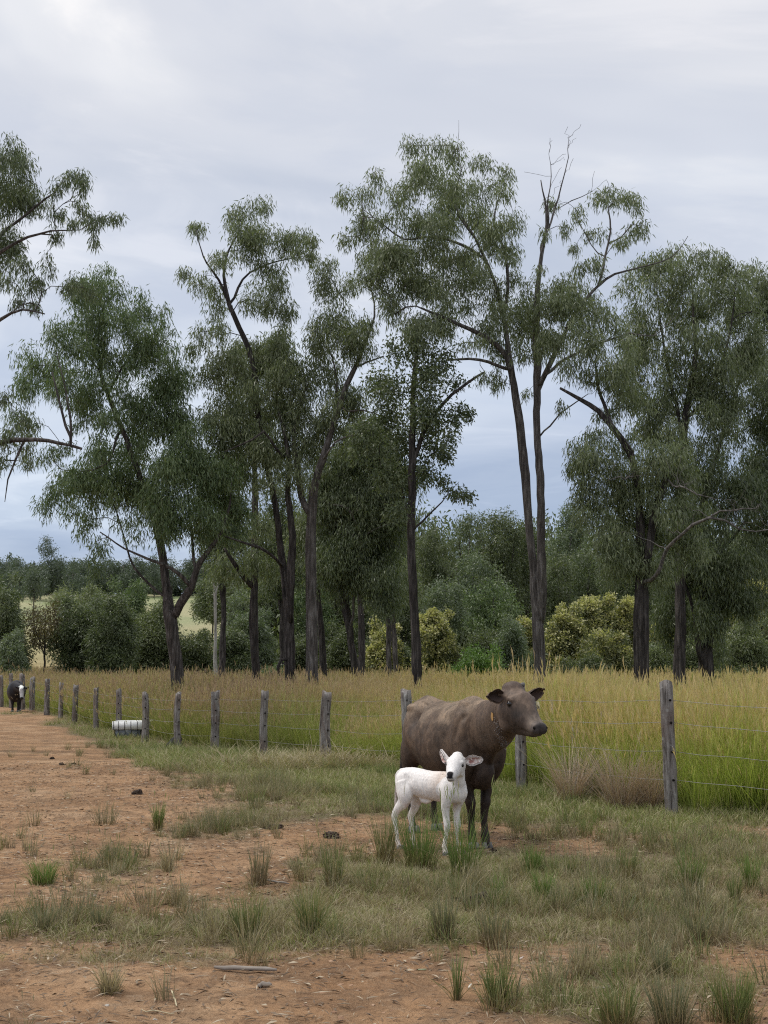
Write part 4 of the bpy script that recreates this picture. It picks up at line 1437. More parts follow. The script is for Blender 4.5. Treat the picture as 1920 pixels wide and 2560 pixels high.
G_BUSH = 'gum trees of the bush behind the paddock'
BG = [
    ('bush_tree', 'dark round-topped tree breaking the skyline between the straight trunk and the twin trunks', 113, 1180, 1262, 62, 1520, 'leaf_dark', 'bark_iron'),
    ('bush_tree', 'dense dark tree just left of the twin trunks with a knob-shaped top on the skyline', 107, 1252, 1262, 54, 1560, 'leaf_olive', 'bark_iron'),
    ('bush_tree', 'dark tree directly behind the twin trunks, cut by them', 110, 1312, 1292, 50, 1580, 'leaf_dark', 'bark_iron'),
    ('bush_tree', 'paler green spreading tree in the middle of the gap right of the straight trunk', 90, 1178, 1352, 82, 1560, 'leaf_grey', 'bark_grey'),
    ('feathery_tree', 'feathery light green tree with layered boughs, left of the twin trunks', 75, 1240, 1440, 78, 1640, 'leaf_green', 'bark_black'),
    ('feathery_tree', 'smaller feathery tree with thin stems, just right of the straight black trunk', 80, 1108, 1432, 58, 1590, 'leaf_grey', 'bark_black'),
    ('bush_tree', 'dull green tree at the shoulder of the straight black trunk', 104, 1085, 1315, 60, 1600, 'leaf_olive', 'bark_iron'),
    ('tall_thin_tree', 'tall airy tree with pale limbs, right of the twin trunks against the sky', 102, 1420, 1252, 50, 1560, 'leaf_grey', 'bark_grey'),
    ('bush_tree', 'dark tree behind the yellow-flowered wattles', 90, 1478, 1345, 62, 1640, 'leaf_dark', 'bark_grey'),
    ('bush_tree', 'low dark tree right beside the twin trunks, above the yellow wattle', 84, 1392, 1375, 56, 1640, 'leaf_olive', 'bark_grey'),
    ('bush_tree', 'dark tree seen through the fork of the heavy split gum', 87, 1570, 1330, 70, 1660, 'leaf_dark', 'bark_iron'),
    ('bush_tree', 'shaded tree behind the domed ironbark', 90, 1680, 1340, 80, 1670, 'leaf_dark', 'bark_iron'),
    ('bush_tree', 'shaded tree behind the forked ironbark of the right edge', 87, 1840, 1320, 80, 1670, 'leaf_iron', 'bark_iron'),
    ('bush_tree', 'dull green tree cut by the right edge, low behind the corner gum', 83, 1925, 1360, 60, 1660, 'leaf_grey', 'bark_iron'),
    ('bush_tree', 'dark tree behind the straight trunk, on its left', 90, 1005, 1385, 60, 1640, 'leaf_dark', 'bark_iron'),
    ('bush_tree', 'dark tree behind the crooked ironbark', 87, 925, 1380, 66, 1650, 'leaf_dark', 'bark_black'),
    ('bush_tree', 'dull tree left of the crooked ironbark', 91, 845, 1340, 66, 1640, 'leaf_olive', 'bark_iron'),
    ('bush_tree', 'green tree filling the gap right of the furrowed gum', 87, 765, 1400, 60, 1620, 'leaf_green', 'bark_iron'),
    ('bush_tree', 'olive tree between the slender tree and the burl trunk', 90, 678, 1430, 50, 1620, 'leaf_olive', 'bark_iron'),
    ('bush_tree', 'grey-green tree left of the slender trunk', 93, 600, 1465, 52, 1640, 'leaf_grey', 'bark_grey'),
    ('bush_tree', 'pale olive tree behind the dark round fig', 128, 580, 1440, 44, 1560, 'leaf_olive', 'bark_grey'),
    ('mid_height_tree', 'dark mid-height tree between the leaning tree and the slender trunk', 58, 556, 1120, 72, 1440, 'leaf_iron', 'bark_black'),
    ('mid_height_tree', 'dark mid-height tree behind the burl trunk and the furrowed gum', 60, 705, 1190, 74, 1480, 'leaf_dark', 'bark_black'),
    ('mid_height_tree', 'tall dark tree behind the crooked ironbark, topping the gap left of the straight trunk', 57, 905, 1010, 84, 1440, 'leaf_dark', 'bark_black'),
    ('mid_height_tree', 'mid-height tree close behind the straight trunk, on its left', 62, 975, 1190, 56, 1520, 'leaf_iron', 'bark_iron'),
    ('mid_height_tree', 'mid-height green tree in the gap between the domed and the forked ironbark', 60, 1745, 1290, 60, 1560, 'leaf_olive', 'bark_black'),
]
for k, (nm, lb, d, px, top, hw, low, lf, bk) in enumerate(BG):
    bush_tree(nm, lb, d, px, top, hw, low, lf, bk, seed=200 + k, group=G_BUSH, lean=(-6, 5, 0, 8)[k % 4], per=0.9)

# wattles in flower and shrubs along the edge of the bush
G_WAT = 'wattles in yellow flower'
for k, a in enumerate([
    ('yellow wattle in full flower right of the twin trunks, lowest and brightest of three', 70, 1412, 1535, 52, 0.55),
    ('tallest yellow-flowered wattle, in the middle of the flowering row', 74, 1482, 1496, 62, 0.35),
    ('yellow wattle half hidden by the thick split trunk', 75, 1568, 1500, 30, 0.5),
    ('broad olive wattle with sparse flowers in front of the flowering row', 66, 1520, 1580, 60, 0.22),
    ('conical yellow-green wattle just right of the straight black trunk', 72, 1090, 1538, 50, 0.55),
    ('yellow-green wattle just left of the straight black trunk', 75, 962, 1566, 46, 0.5),
    ('small yellow wattle tucked against the left of the twin trunks', 80, 1312, 1552, 26, 0.4),
    ('flowering wattle showing between the split gum and the domed ironbark', 74, 1655, 1558, 40, 0.4),
    ('yellow wattle at the right edge behind the forked ironbark', 80, 1885, 1440, 50, 0.35)]):
    shrub('wattle', a[0], a[1], a[2], a[3], a[4], 'leaf_wattle', seed=300 + k, group=G_WAT, extra_leaf=('leaf_yellow', a[5] * 1.45, 0.5), cat='wattle')

for k, a in enumerate([
    ('bright green rounded shrub in the gold grass above the cow back', 59, 1195, 1632, 66, 'leaf_lime', 5),
    ('light green leafy shrub behind the bright rounded one', 69, 1215, 1590, 40, 'leaf_olive', 4),
    ('thin grey-green sapling clump left of the twin trunks', 64, 1275, 1560, 34, 'leaf_grey', 3),
    ('small dark shrub at the foot of the twin trunks', 67, 1330, 1640, 36, 'leaf_dark', 4),
    ('twiggy low shrub below the yellow wattles', 61, 1450, 1650, 60, 'leaf_olive', 5),
    ('dark scrub at the foot of the split gum, on its right', 64, 1650, 1620, 40, 'leaf_iron', 5),
    ('twiggy brown-green scrub between the two right-hand ironbarks', 66, 1735, 1600, 46, 'leaf_iron', 6),
    ('tangled scrub at the right edge under the forked ironbark', 64, 1868, 1560, 64, 'leaf_iron', 7),
    ('dark scrub behind the straight trunk, low on its left', 77, 1010, 1630, 36, 'leaf_dark', 4),
    ('olive scrub under the crooked ironbark', 78, 862, 1570, 44, 'leaf_olive', 5),
    ('dark scrub right of the thin trunk behind the furrowed gum', 80, 930, 1600, 40, 'leaf_dark', 4),
    ('low green bush beside the burl of the stout ironbark', 59, 688, 1672, 26, 'leaf_green', 4),
    ('olive scrub between the burl trunk and the furrowed gum', 74, 752, 1600, 40, 'leaf_olive', 5),
    ('dark round bush beside the slender trunk', 69, 582, 1568, 42, 'leaf_dark', 5),
    ('olive scrub between the leaning tree and the pale bare trunk', 75, 488, 1590, 46, 'leaf_olive', 5),
    ('grey-green scrub right of the pale bare trunk', 83, 632, 1530, 46, 'leaf_grey', 5),
    ('dark green acacia thicket, leftmost of the mass behind the fence', 74, 206, 1512, 70, 'leaf_dark', 7),
    ('tall green acacia at the top of the thicket behind the fence', 78, 322, 1466, 62, 'leaf_green', 6),
    ('grey-brown acacia of the thicket, nearest the leaning trunk', 75, 396, 1500, 58, 'leaf_iron', 6),
    ('mid green acacia in the centre of the thicket', 72, 282, 1506, 60, 'leaf_dark', 6),
    ('leafy tree-like shrub cut by the left edge', 72, 14, 1462, 44, 'leaf_dark', 4),
    ('low grey-green bush below the leafy shrub at the left edge', 69, 28, 1590, 32, 'leaf_grey', 4)]):
    shrub('shrub', a[0], a[1], a[2], a[3], a[4], a[5], seed=400 + k, stems=a[6], group='shrubs along the edge of the bush', per=1.25)

bush_tree('small_tree', 'small rusty-leaved tree on a thin stem in the grass near the left edge', 74, 113, 1500, 62, 1620, 'leaf_rusty', 'bark_grey', seed=450, rad=0.06, n=20, per=0.5)
bush_tree('dark_fig_tree', 'dense dark round tree standing alone on the pale slope behind the bare pale trunk', 131, 530, 1448, 42, 1536, 'leaf_dark', 'bark_iron', seed=451, n=40, per=1.6)
bush_tree('slope_tree', 'round green tree on the pale slope above the thicket', 100, 233, 1456, 44, 1545, 'leaf_iron', 'bark_iron', seed=452)
bush_tree('slope_tree', 'small round tree on the pale slope left of the thicket top', 115, 156, 1472, 24, 1530, 'leaf_iron', 'bark_iron', seed=453)

# the bare pale trunk
t = Tree('pale_trunk_tree', 'smooth pale grey trunk with a bare fork and a blackened foot', 66, 538, seed=460, bark='bark_pale', leaf='leaf_iron')
t.stem([(539, 1694, .10), (538, 1620, .085), (537, 1540, .08), (537, 1490, .075), (532, 1455, .045), (527, 1430, .03), (522, 1400, .012)])
t.stem([(538, 1485, .06), (545, 1455, .05), (552, 1440, .03), (562, 1425, .012)])
t.stem([(536, 1480, .05), (537, 1400, .04, .2), (535, 1350, .02, .2)])
t.clumps([(536, 1370, 24, 30), (548, 1345, 20, 24), (520, 1350, 18, 24)])
t.grow()
t.finish(per=0.7)

# ---- far slope: trees one can tell apart, then the wood behind them
G_FAR = 'trees far off along the hill'
FAR_L = 'hazy tree of the far treeline along the hill'
for k, (px, top, hw, d, lb) in enumerate([
    (120, 1322, 22, 190, 'tall spindly far tree sticking up above the hill treeline'), (84, 1428, 24, 140, 'dark rounded far tree in front of the hill treeline near the left edge'),
    (182, 1400, 26, 175, 'pale-stemmed far tree at the end of the hill clearing'),
    (10, 1398, 26, 180, FAR_L), (45, 1392, 26, 185, FAR_L), (70, 1404, 22, 190, FAR_L), (100, 1410, 22, 178, FAR_L), (150, 1392, 24, 190, FAR_L),
    (205, 1402, 22, 185, FAR_L), (240, 1398, 22, 188, FAR_L), (275, 1392, 26, 192, FAR_L), (310, 1398, 24, 188, FAR_L), (345, 1392, 24, 190, FAR_L), (385, 1390, 26, 186, FAR_L),
    (430, 1388, 26, 188, FAR_L), (470, 1384, 24, 190, FAR_L), (510, 1392, 24, 186, FAR_L), (20, 1430, 22, 150, 'dark far tree low at the left edge below the treeline'), (48, 1420, 20, 160, 'far tree beside the dark rounded one')]):
    bush_tree('far_tree', lb, d, px, top, hw, 1478 if d > 165 else 1492, 'leaf_far', 'bark_grey', seed=600 + k, group=G_FAR, n=10, per=1.0, fork=False)


def wood(name, spans, leaf, seed, per):
    """A mass of trees that reads as one: leaf clouds and thin stems."""
    g = np.random.default_rng(seed)
    Cs, Ss = [], []
    mb = MB()
    for x0, x1, y0, y1, n, h0, h1 in spans:
        for k in range(n):
            x, y = g.uniform(x0, x1), g.uniform(y0, y1)
            h = g.uniform(h0, h1)
            z = float(terrain(x, y))
            wd = h * g.uniform(0.22, 0.34)
            mb.tube([(x, y, z - 0.2), (x + g.normal(0, 0.3), y, z + h * 0.45), (x + g.normal(0, 0.5), y, z + h * 0.85)], [0.14, 0.10, 0.04], 4, False)
            for q in range(9):
                o = g.normal(0, 1, 3)
                o /= np.linalg.norm(o)
                o *= g.uniform() ** 0.4
                Cs.append((x + o[0] * wd, y + o[1] * wd, z + h * 0.52 + o[2] * h * 0.44))
                Ss.append(wd * 0.45)
    C, S = np.array(Cs), np.array(Ss)
    CC, SS = np.repeat(C, per, 0), np.repeat(S, per)
    V, Q = leaves(CC, SS, 0.55, 0.17, g)
    me = mesh_np(name, V, None, Q)
    me.materials.append(M[leaf])
    o = link(name, me)
    tag(o, kind='stuff')
    s = mb.build('tree_stems', M['bark_iron'], None)
    tag(s, kind='stuff')
    return o


wood('distant_wood', [(-75, 60, 195, 225, 230, 4.2, 6.4), (-75, 60, 190, 200, 140, 1.5, 3.5)], 'leaf_far', 71, 55)
wood('bushland', [(-14, 60, 122, 150, 130, 11, 15.5)], 'leaf_dark', 72, 90)
wood('undergrowth', [(-11, 36, 84, 108, 130, 2.0, 5.5)], 'leaf_iron', 73, 60)

# ------------------------------------------------------------ post and wire fence
m = Mat('weathered_wood', 0.9, 0.15)
v = m.coord('Object', (1, 1, 0.10))
n1 = m.noise(v, 34, 5, 0.65, 0.3)
n2 = m.noise(m.coord('Object', (1, 1, 0.35)), 6, 4, 0.6, 0.5)
c = m.ramp(n1, [(0.34, (0.045, 0.040, 0.036)), (0.48, (0.20, 0.185, 0.172)), (0.70, (0.38, 0.365, 0.345))])
c = m.mix(m.ramp(n2, [(0.5, 0.0), (0.62, 0.6)]), c, (0.15, 0.105, 0.085))
c = m.mix(m.ramp(m.noise(m.coord('Object'), 14, 4), [(0.6, 0.0), (0.7, 0.55)]), c, (0.46, 0.46, 0.43))
m.color(m.mix(m.math('MULTIPLY', m.objrand(), 0.35), c, (0.17, 0.14, 0.12)))
m.bump(n1, 1.0, 0.02)
M['post_wood'] = m.m
m = Mat('dark_hole', 0.9, 0.1)
m.color((0.012, 0.010, 0.009))
M['hole'] = m.m
m = Mat('galvanised_wire', 0.5, 0.5)
m.b.inputs['Metallic'].default_value = 0.6
m.color((0.30, 0.29, 0.275))
M['wire'] = m.m

fence = thing('post_and_wire_fence', (FENCE[-1][0], FENCE[-1][1], float(terrain(*FENCE[-1]))), 'old post and wire fence of grey split posts running along the tall grass', 'fence')
F0 = np.array(fence.location)
tops = []
plist = [(p, FENCE[i]) for i, p in enumerate(POST_PX)] + [(None, _ext1), (None, _ext2)]
WIRE_F = (0.88, 0.69, 0.485, 0.27)
nodes = []
for k, (p, xy) in enumerate(plist):
    g = np.random.default_rng(900 + k)
    z0 = float(terrain(xy[0], xy[1]))
    d = xy[1]
    if p is not None:
        top = at(p[0], p[1], d)
        bas = np.array([xy[0], xy[1], z0])
        wd = p[4] * d / FPX
    else:
        bas = np.array([xy[0], xy[1], z0])
        top = bas + np.array([0.02, 0, 1.3])
        wd = 0.15
    sides, rows = 16, 12
    a = np.arange(sides) * 2 * math.pi / sides
    prof = 1 + 0.11 * g.normal(0, 1, sides)
    sq = 1 / np.maximum(np.abs(np.cos(a + 0.25)), np.abs(np.sin(a + 0.25))) ** 0.7
    prof = prof * sq
    prof /= (np.abs(prof * np.cos(a)).max())
    split = g.integers(0, sides)
    prof[split] *= 0.62
    V = []
    bow = g.normal(0, 0.012, 2)
    for r in range(rows + 1):
        t = r / rows
        c = bas * (1 - t) + top * t
        c = c - F0 + np.array([0, 0, -0.25 * (1 - t) if r == 0 else 0])
        c[:2] += bow * math.sin(math.pi * t)
        sc_ = (1.08 - 0.12 * t) * (1 + 0.035 * g.normal())
        tp = 0.018 * np.cos(a * 2 + k) + 0.02 * np.cos(a + k * 1.7) if r == rows else 0 * a
        wv = 1 + 0.16 * (vnoise(np.full(sides, t * 5 + k * 9.1), a * 1.5, 7) - 0.5)
        V.append(np.stack([c[0] + np.cos(a) * prof * wv * wd / 2 * sc_, c[1] + np.sin(a) * prof * wv * wd * 0.46 * sc_, c[2] + tp], -1))
    mb = MB()
    VV = np.concatenate(V)
    i = np.arange(rows)[:, None] * sides
    j = np.arange(sides)[None]
    q = np.stack([i + j, i + (j + 1) % sides, i + sides + (j + 1) % sides, i + sides + j], -1).reshape(-1, 4)
    tc_ = VV[-sides:].mean(0) + np.array([0, 0, -0.004])
    tr = [(len(VV), rows * sides + jj, rows * sides + (jj + 1) % sides) for jj in range(sides)]
    mb.add(np.vstack([VV, tc_[None]]), q, tr)
    po = mb.build('post', M['post_wood'], fence)
    # wire holes bored through the face
    ws = []
    for f in WIRE_F:
        cpt = bas * (1 - f) + top * f
        cpt[2] += g.normal(0, 0.01)
        ws.append(cpt)
    nodes.append(ws)
    if k >= 8:
        for cpt in ws:
            hb = MB()
            hb.tube([cpt - F0 + np.array([0.1 * wd, -wd * 0.53, 0]), cpt - F0 + np.array([0.1 * wd, -wd * 0.30, 0])], [0.013, 0.013], 8)
            ho = hb.build('wire_hole', M['hole'], po)
for s in range(4):
    mb = MB()
    pts = []
    for a_, b_ in zip(nodes[:-1], nodes[1:]):
        pa, pb = a_[s], b_[s]
        Ls = np.linalg.norm(pb - pa)
        n = max(2, int(Ls / 0.35))
        for t in np.arange(n) / n:
            q = pa * (1 - t) + pb * t
            q = q + np.array([0, 0, -0.045 * 4 * t * (1 - t) * min(1, Ls / 4) + 0.006 * math.sin(t * 31 + s)])
            pts.append(q - F0)
    pts.append(nodes[-1][s] - F0)
    mb.tube(np.array(pts), 0.0023, 4, False)
    if s != 3:                                     # barbs
        P_ = np.array(pts)
        for t in range(len(P_) - 1):
            for u in (0.25, 0.75):
                c = P_[t] * (1 - u) + P_[t + 1] * u
                a = rng.uniform(0, 6.28)
                dv = np.array([math.cos(a) * 0.4, math.sin(a), 1.0 * (1 if rng.uniform() < 0.5 else -1)]) * 0.016
                mb.tube([c - dv, c + dv], 0.0016, 3, False)
    mb.build('wire', M['wire'], fence)

# ------------------------------------------------------------ the cut-down tank used as a trough
b = ground_at(332, 1843)
tub = thing('trough', b, 'white plastic trough in a dark metal cage standing by the fence', 'trough')
m = Mat('white_plastic', 0.55, 0.3)
nz = m.noise(m.coord('Object'), 6, 4)
m.color(m.ramp(nz, [(0.35, (0.70, 0.71, 0.70)), (0.5, (0.80, 0.81, 0.80)), (0.7, (0.84, 0.85, 0.84))]))
M['white_plastic'] = m.m
m = Mat('grey_plastic', 0.5, 0.3)
m.color(m.ramp(m.noise(m.coord('Object'), 5, 4), [(0.35, (0.19, 0.22, 0.25)), (0.65, (0.30, 0.33, 0.36))]))
M['grey_plastic'] = m.m
m = Mat('cage_steel', 0.6, 0.3)
m.color((0.055, 0.05, 0.05))
M['cage'] = m.m


def frustum(mb, w0, d0, z0, w1, d1, z1, cx_=0, cy_=0, th=0.025, open_top=True):
    def ring(w_, d_, z_):
        return [(cx_ - w_, cy_ - d_, z_), (cx_ + w_, cy_ - d_, z_), (cx_ + w_, cy_ + d_, z_), (cx_ - w_, cy_ + d_, z_)]
    V = ring(w0, d0, z0) + ring(w1, d1, z1) + ring(w1 - th, d1 - th, z1) + ring(w0 - th, d0 - th, z0 + th)
    Q = []
    for l in range(3):
        for j in range(4):
            Q.append((l * 4 + j, l * 4 + (j + 1) % 4, l * 4 + 4 + (j + 1) % 4, l * 4 + 4 + j))
    Q += [(12, 13, 14, 15), (3, 2, 1, 0)]
    mb.add(V, Q)


mb = MB()
frustum(mb, 0.27, 0.27, 0.0, 0.285, 0.285, 0.215, -0.06)
mb.build('lower_tank', M['grey_plastic'], tub)
mb = MB()
frustum(mb, 0.398, 0.358, 0.190, 0.40, 0.36, 0.365, th=0.012)
mb.build('rim_tray', M['white_plastic'], tub)
cg = MB()
for xx in (-0.37, -0.26, -0.12, 0.02, 0.17, 0.32):
    cg.tube([(xx, -0.370, 0.37), (xx, -0.368, 0.19), (max(-0.35, min(0.23, xx)), -0.297, 0.16), (max(-0.35, min(0.23, xx)), -0.29, 0.0)], 0.007, 5)
for zz in (0.19, 0.005):
    cg.tube([(-0.36, -0.300, zz), (0.24, -0.300, zz)], 0.010, 5)
for yy in (-0.2, 0.0, 0.2):
    cg.tube([(-0.40, yy, 0.36), (-0.375, yy, 0.20), (-0.352, yy, 0.0)], 0.010, 5)
    cg.tube([(0.41, yy, 0.36), (0.375, yy, 0.20), (0.245, yy, 0.0)], 0.010, 5)
cg.build('cage', M['cage'], tub)

# black bucket-like lump at the foot of a post
import bmesh
def lump(name, loc, size, seed, mat, label, cat, sub=3, rough=0.25, group=None, flat=True):
    g = np.random.default_rng(seed)
    bm = bmesh.new()
    bmesh.ops.create_icosphere(bm, subdivisions=sub, radius=1.0)
    co = np.array([v_.co[:] for v_ in bm.verts])
    nz_ = fbm(co[:, 0] * 1.6 + seed, co[:, 1] * 1.6 + co[:, 2] * 1.1, seed, 4) - 0.5
    nz2 = fbm(co[:, 0] * 5 + seed, co[:, 1] * 5 + co[:, 2] * 4, seed + 3, 3) - 0.5
    for v_, a_, b_ in zip(bm.verts, nz_, nz2):
        f = 1 + 2.2 * rough * a_ + 1.0 * rough * b_
        v_.co = Vector((v_.co.x * f * size[0], v_.co.y * f * size[1], max(-0.25 if flat else -1, v_.co.z) * f * size[2]))
    me = bpy.data.meshes.new(name)
    bm.to_mesh(me)
    bm.free()
    o = link(name, me, mat, None, [float(x) for x in loc])
    return tag(o, label, cat, group)


m = Mat('black_plastic', 0.6, 0.25)
m.color((0.014, 0.013, 0.013))
b = ground_at(434, 1868)
mb = MB()
g = np.random.default_rng(5)
ring_ = []
for (zz, cx_, rx, ry) in ((0.0, 0.0, 0.15, 0.13), (0.05, 0.0, 0.145, 0.13), (0.12, 0.025, 0.125, 0.12), (0.18, 0.05, 0.10, 0.10), (0.225, 0.075, 0.065, 0.07), (0.20, 0.075, 0.045, 0.05), (0.10, 0.05, 0.05, 0.05)):
    ring_.append([(cx_ + rx * math.cos(a) * (1 + 0.12 * g.normal()), ry * math.sin(a) * (1 + 0.1 * g.normal()), zz + 0.02 * g.normal() * (zz > 0)) for a in np.arange(12) * math.pi / 6])
V = np.array(ring_).reshape(-1, 3)
Q = [(r * 12 + j, r * 12 + (j + 1) % 12, r * 12 + 12 + (j + 1) % 12, r * 12 + 12 + j) for r in range(6) for j in range(12)]
mb.add(V, Q)
tag(mb.build('burnt_stump', m.m, None, False, [float(x) for x in b]), 'small black stump leaning at the foot of a fence post right of the trough', 'stump')

# stones, logs
m = Mat('grey_rock', 0.9, 0.2)
m.color(m.ramp(m.noise(m.coord('Object'), 4, 5), [(0.35, (0.10, 0.09, 0.085)), (0.6, (0.22, 0.20, 0.19))]))
p = at(905, 1702, 48)
lump('boulder', (p[0], 48, float(terrain(p[0], 48)) + 0.75), (0.55, 0.4, 0.32), 3, m.m, 'grey heap of old timber or rock right of the crooked ironbark foot', 'rock')
bpy.data.objects['boulder'].location.z -= 0.55
m = Mat('old_log', 0.9, 0.1)
m.color(m.ramp(m.noise(m.coord('Object', (0.2, 1, 1)), 20, 4), [(0.3, (0.13, 0.11, 0.095)), (0.7, (0.33, 0.29, 0.25))]))
M['old_log'] = m.m
b = ground_at(4, 1752)
mb = MB()
mb.tube([(-1.2, 0.0, 0.11), (-0.4, 0.05, 0.13), (0.35, 0.02, 0.11), (0.42, 0.02, 0.10)], [0.10, 0.11, 0.09, 0.05], 9, True, 0.12, 4)
tag(mb.build('fallen_log', M['old_log'], None, True, [float(x) for x in b]), 'grey fallen log lying behind the black and white cow at the left edge', 'log')

# ------------------------------------------------------------ cattle
def loft(mb, rings, side, n=20):
    """Closed tube through rings (x, y, z, half width along side, half depth across it)."""
    R_ = np.array(rings, float)
    P = R_[:, :3]
    T = np.gradient(P, axis=0)
    T /= np.linalg.norm(T, axis=1)[:, None] + 1e-9
    a = np.arange(n) * 2 * math.pi / n
    V = []
    for i in range(len(P)):
        u = np.asarray(side, float) - T[i] * np.dot(side, T[i])
        u /= np.linalg.norm(u) + 1e-9
        w_ = np.cross(T[i], u)
        V.append(P[i] + np.cos(a)[:, None] * R_[i, 3] * u + np.sin(a)[:, None] * R_[i, 4] * w_)
    V = np.concatenate(V)
    k = len(P)
    i = np.arange(k - 1)[:, None] * n
    j = np.arange(n)[None]
    q = np.stack([i + j, i + (j + 1) % n, i + n + (j + 1) % n, i + n + j], -1).reshape(-1, 4)
    V = np.vstack([V, P[:1] - T[0] * 0.3 * min(R_[0, 3:]), P[-1:] + T[-1] * 0.3 * min(R_[-1, 3:])])
    tr = []
    for jj in range(n):
        tr.append((k * n, (jj + 1) % n, jj))
        tr.append((k * n + 1, (k - 1) * n + jj, (k - 1) * n + (jj + 1) % n))
    mb.add(V, q, tr)


def smooth_rings(rings, m=4):
    P = np.array(rings, float)
    E = np.vstack([2 * P[0] - P[1], P, 2 * P[-1] - P[-2]])
    o = []
    for i in range(1, len(E) - 2):
        for t in np.arange(m) / m:
            p0, p1, p2, p3 = E[i - 1], E[i], E[i + 1], E[i + 2]
            o.append(0.5 * (2 * p1 + (p2 - p0) * t + (2 * p0 - 5 * p1 + 4 * p2 - p3) * t * t + (3 * p1 - p0 - 3 * p2 + p3) * t ** 3))
    o.append(P[-1])
    o = np.array(o)
    o[:, 3:] = np.maximum(o[:, 3:], 0.004)
    return o


def ball(mb, c, r, n=12):
    zz = np.linspace(-0.92, 0.92, 7)
    loft(mb, [(c[0], c[1], c[2] + r[2] * z, r[0] * math.sqrt(1 - z * z), r[1] * math.sqrt(1 - z * z)) for z in zz], (1, 0, 0), n)


def remeshed(mb, voxel, smooth_it, name):
    me = mesh_np(name + '_raw', np.concatenate(mb.v), np.concatenate(mb.q), np.concatenate(mb.t))
    o = bpy.data.objects.new(name + '_raw', me)
    COL.objects.link(o)
    md = o.modifiers.new('r', 'REMESH')
    md.mode = 'VOXEL'
    md.voxel_size = voxel
    s = o.modifiers.new('s', 'SMOOTH')
    s.factor = 0.5
    s.iterations = smooth_it
    dg = bpy.context.evaluated_depsgraph_get()
    new = bpy.data.meshes.new_from_object(o.evaluated_get(dg), depsgraph=dg)
    bpy.data.objects.remove(o)
    bpy.data.meshes.remove(me)
    new.name = name
    new.polygons.foreach_set('use_smooth', np.ones(len(new.polygons), bool))
    return new


def rotz(a):
    c, s = math.cos(a), math.sin(a)
    return np.array([[c, -s, 0], [s, c, 0], [0, 0, 1.0]])


def hide_mat(name, rough=0.75, nscale=1.0, streak=0.35):
    m = Mat(name, rough, 0.25)
    c = m.attr('coat', 'Color')
    p = m.coord('Object')
    n1 = m.noise(p, 5 * nscale, 5, 0.6, 0.3)
    n2 = m.noise(m.coord('Object', (1, 1, 0.25)), 42 * nscale, 4, 0.65)
    f1 = m.ramp(n1, [(0.3, (1 - streak, 1 - streak, 1 - streak)), (0.5, (1, 1, 1)), (0.72, (1 + streak, 1 + streak * 0.95, 1 + streak * 0.85))])
    f2 = m.ramp(n2, [(0.3, (0.80, 0.80, 0.80)), (0.5, (1, 1, 1)), (0.7, (1.18, 1.17, 1.15))])
    n3 = m.noise(m.coord('Object', (1, 1, 0.6)), 15 * nscale, 5, 0.7, 0.8)
    f3 = m.ramp(n3, [(0.34, (1 - streak * 0.8,) * 3), (0.5, (1, 1, 1)), (0.68, (1 + streak * 0.7, 1 + streak * 0.66, 1 + streak * 0.58))])
    c = m.mix(1.0, c, f3, 'MULTIPLY')
    m.color(m.mix(1.0, m.mix(1.0, c, f1, 'MULTIPLY'), f2, 'MULTIPLY'))
    m.bump(m.math('ADD', n2, m.math('MULTIPLY', n1, 0.6)), 0.35, 0.008)
    return m.m


m = Mat('eye_gloss', 0.12, 0.6)
m.color((0.010, 0.007, 0.006))
M['eye'] = m.m
m = Mat('hoof_horn', 0.6, 0.3)
m.color(m.ramp(m.noise(m.coord('Object', (1, 1, 0.2)), 40, 3), [(0.3, (0.07, 0.065, 0.065)), (0.7, (0.19, 0.185, 0.19))]))
M['hoof'] = m.m
m = Mat('wet_nose_black', 0.38, 0.45)
m.color((0.022, 0.018, 0.018))
m.bump(m.noise(m.coord('Object'), 160, 2), 0.3, 0.003)
M['nose'] = m.m


def ear_mesh(length, width, cup, droop, thick=0.006, inset=1.0, lift=0.0):
    """Leaf-shaped cupped ear along +x, opening towards +z."""
    nu, nv = 14, 9
    us_ = np.linspace(0, 1, nu)
    vs_ = np.linspace(-1, 1, nv)
    prof = np.sin(math.pi * np.clip(us_ * 0.93 + 0.07, 0, 1) ** 0.8) ** 0.75
    prof = np.where(us_ < 0.2, np.maximum(prof * 0.9, 0.42), prof)
    prof[-1] = 0.16
    prof[-2] = 0.46
    prof[-3] = max(prof[-3], 0.64)
    lay = []
    for off in (0, thick):
        V = []
        for u, p in zip(us_, prof):
            for v_ in vs_:
                z = cup * (v_ ** 2) * width * (1 - 0.55 * u) - droop * u * u * length - off + lift
                V.append((u * length * (0.5 + 0.5 * inset) + (1 - inset) * 0.2 * length, v_ * width * 0.5 * p * inset * (1 - 0.25 * cup * (1 - u)), z))
        lay.append(np.array(V))
    V = np.vstack(lay)
    Q = []
    K = nu * nv
    for i in range(nu - 1):
        for j in range(nv - 1):
            a = i * nv + j
            Q.append((a, a + 1, a + nv + 1, a + nv))
            Q.append((K + a + nv, K + a + nv + 1, K + a + 1, K + a))
    def edge(a, b):
        Q.append((a, b, K + b, K + a))
    for i in range(nu - 1):
        edge((i + 1) * nv, i * nv)
        edge(i * nv + nv - 1, (i + 1) * nv + nv - 1)
    for j in range(nv - 1):
        edge(j, j + 1)
        edge((nu - 1) * nv + j + 1, (nu - 1) * nv + j)
    return V, Q


def frame(xdir, zdir):
    x = np.asarray(xdir, float)
    x /= np.linalg.norm(x)
    z = np.asarray(zdir, float)
    z = z - x * np.dot(x, z)
    z /= np.linalg.norm(z)
    return np.stack([x, np.cross(z, x), z], 1)


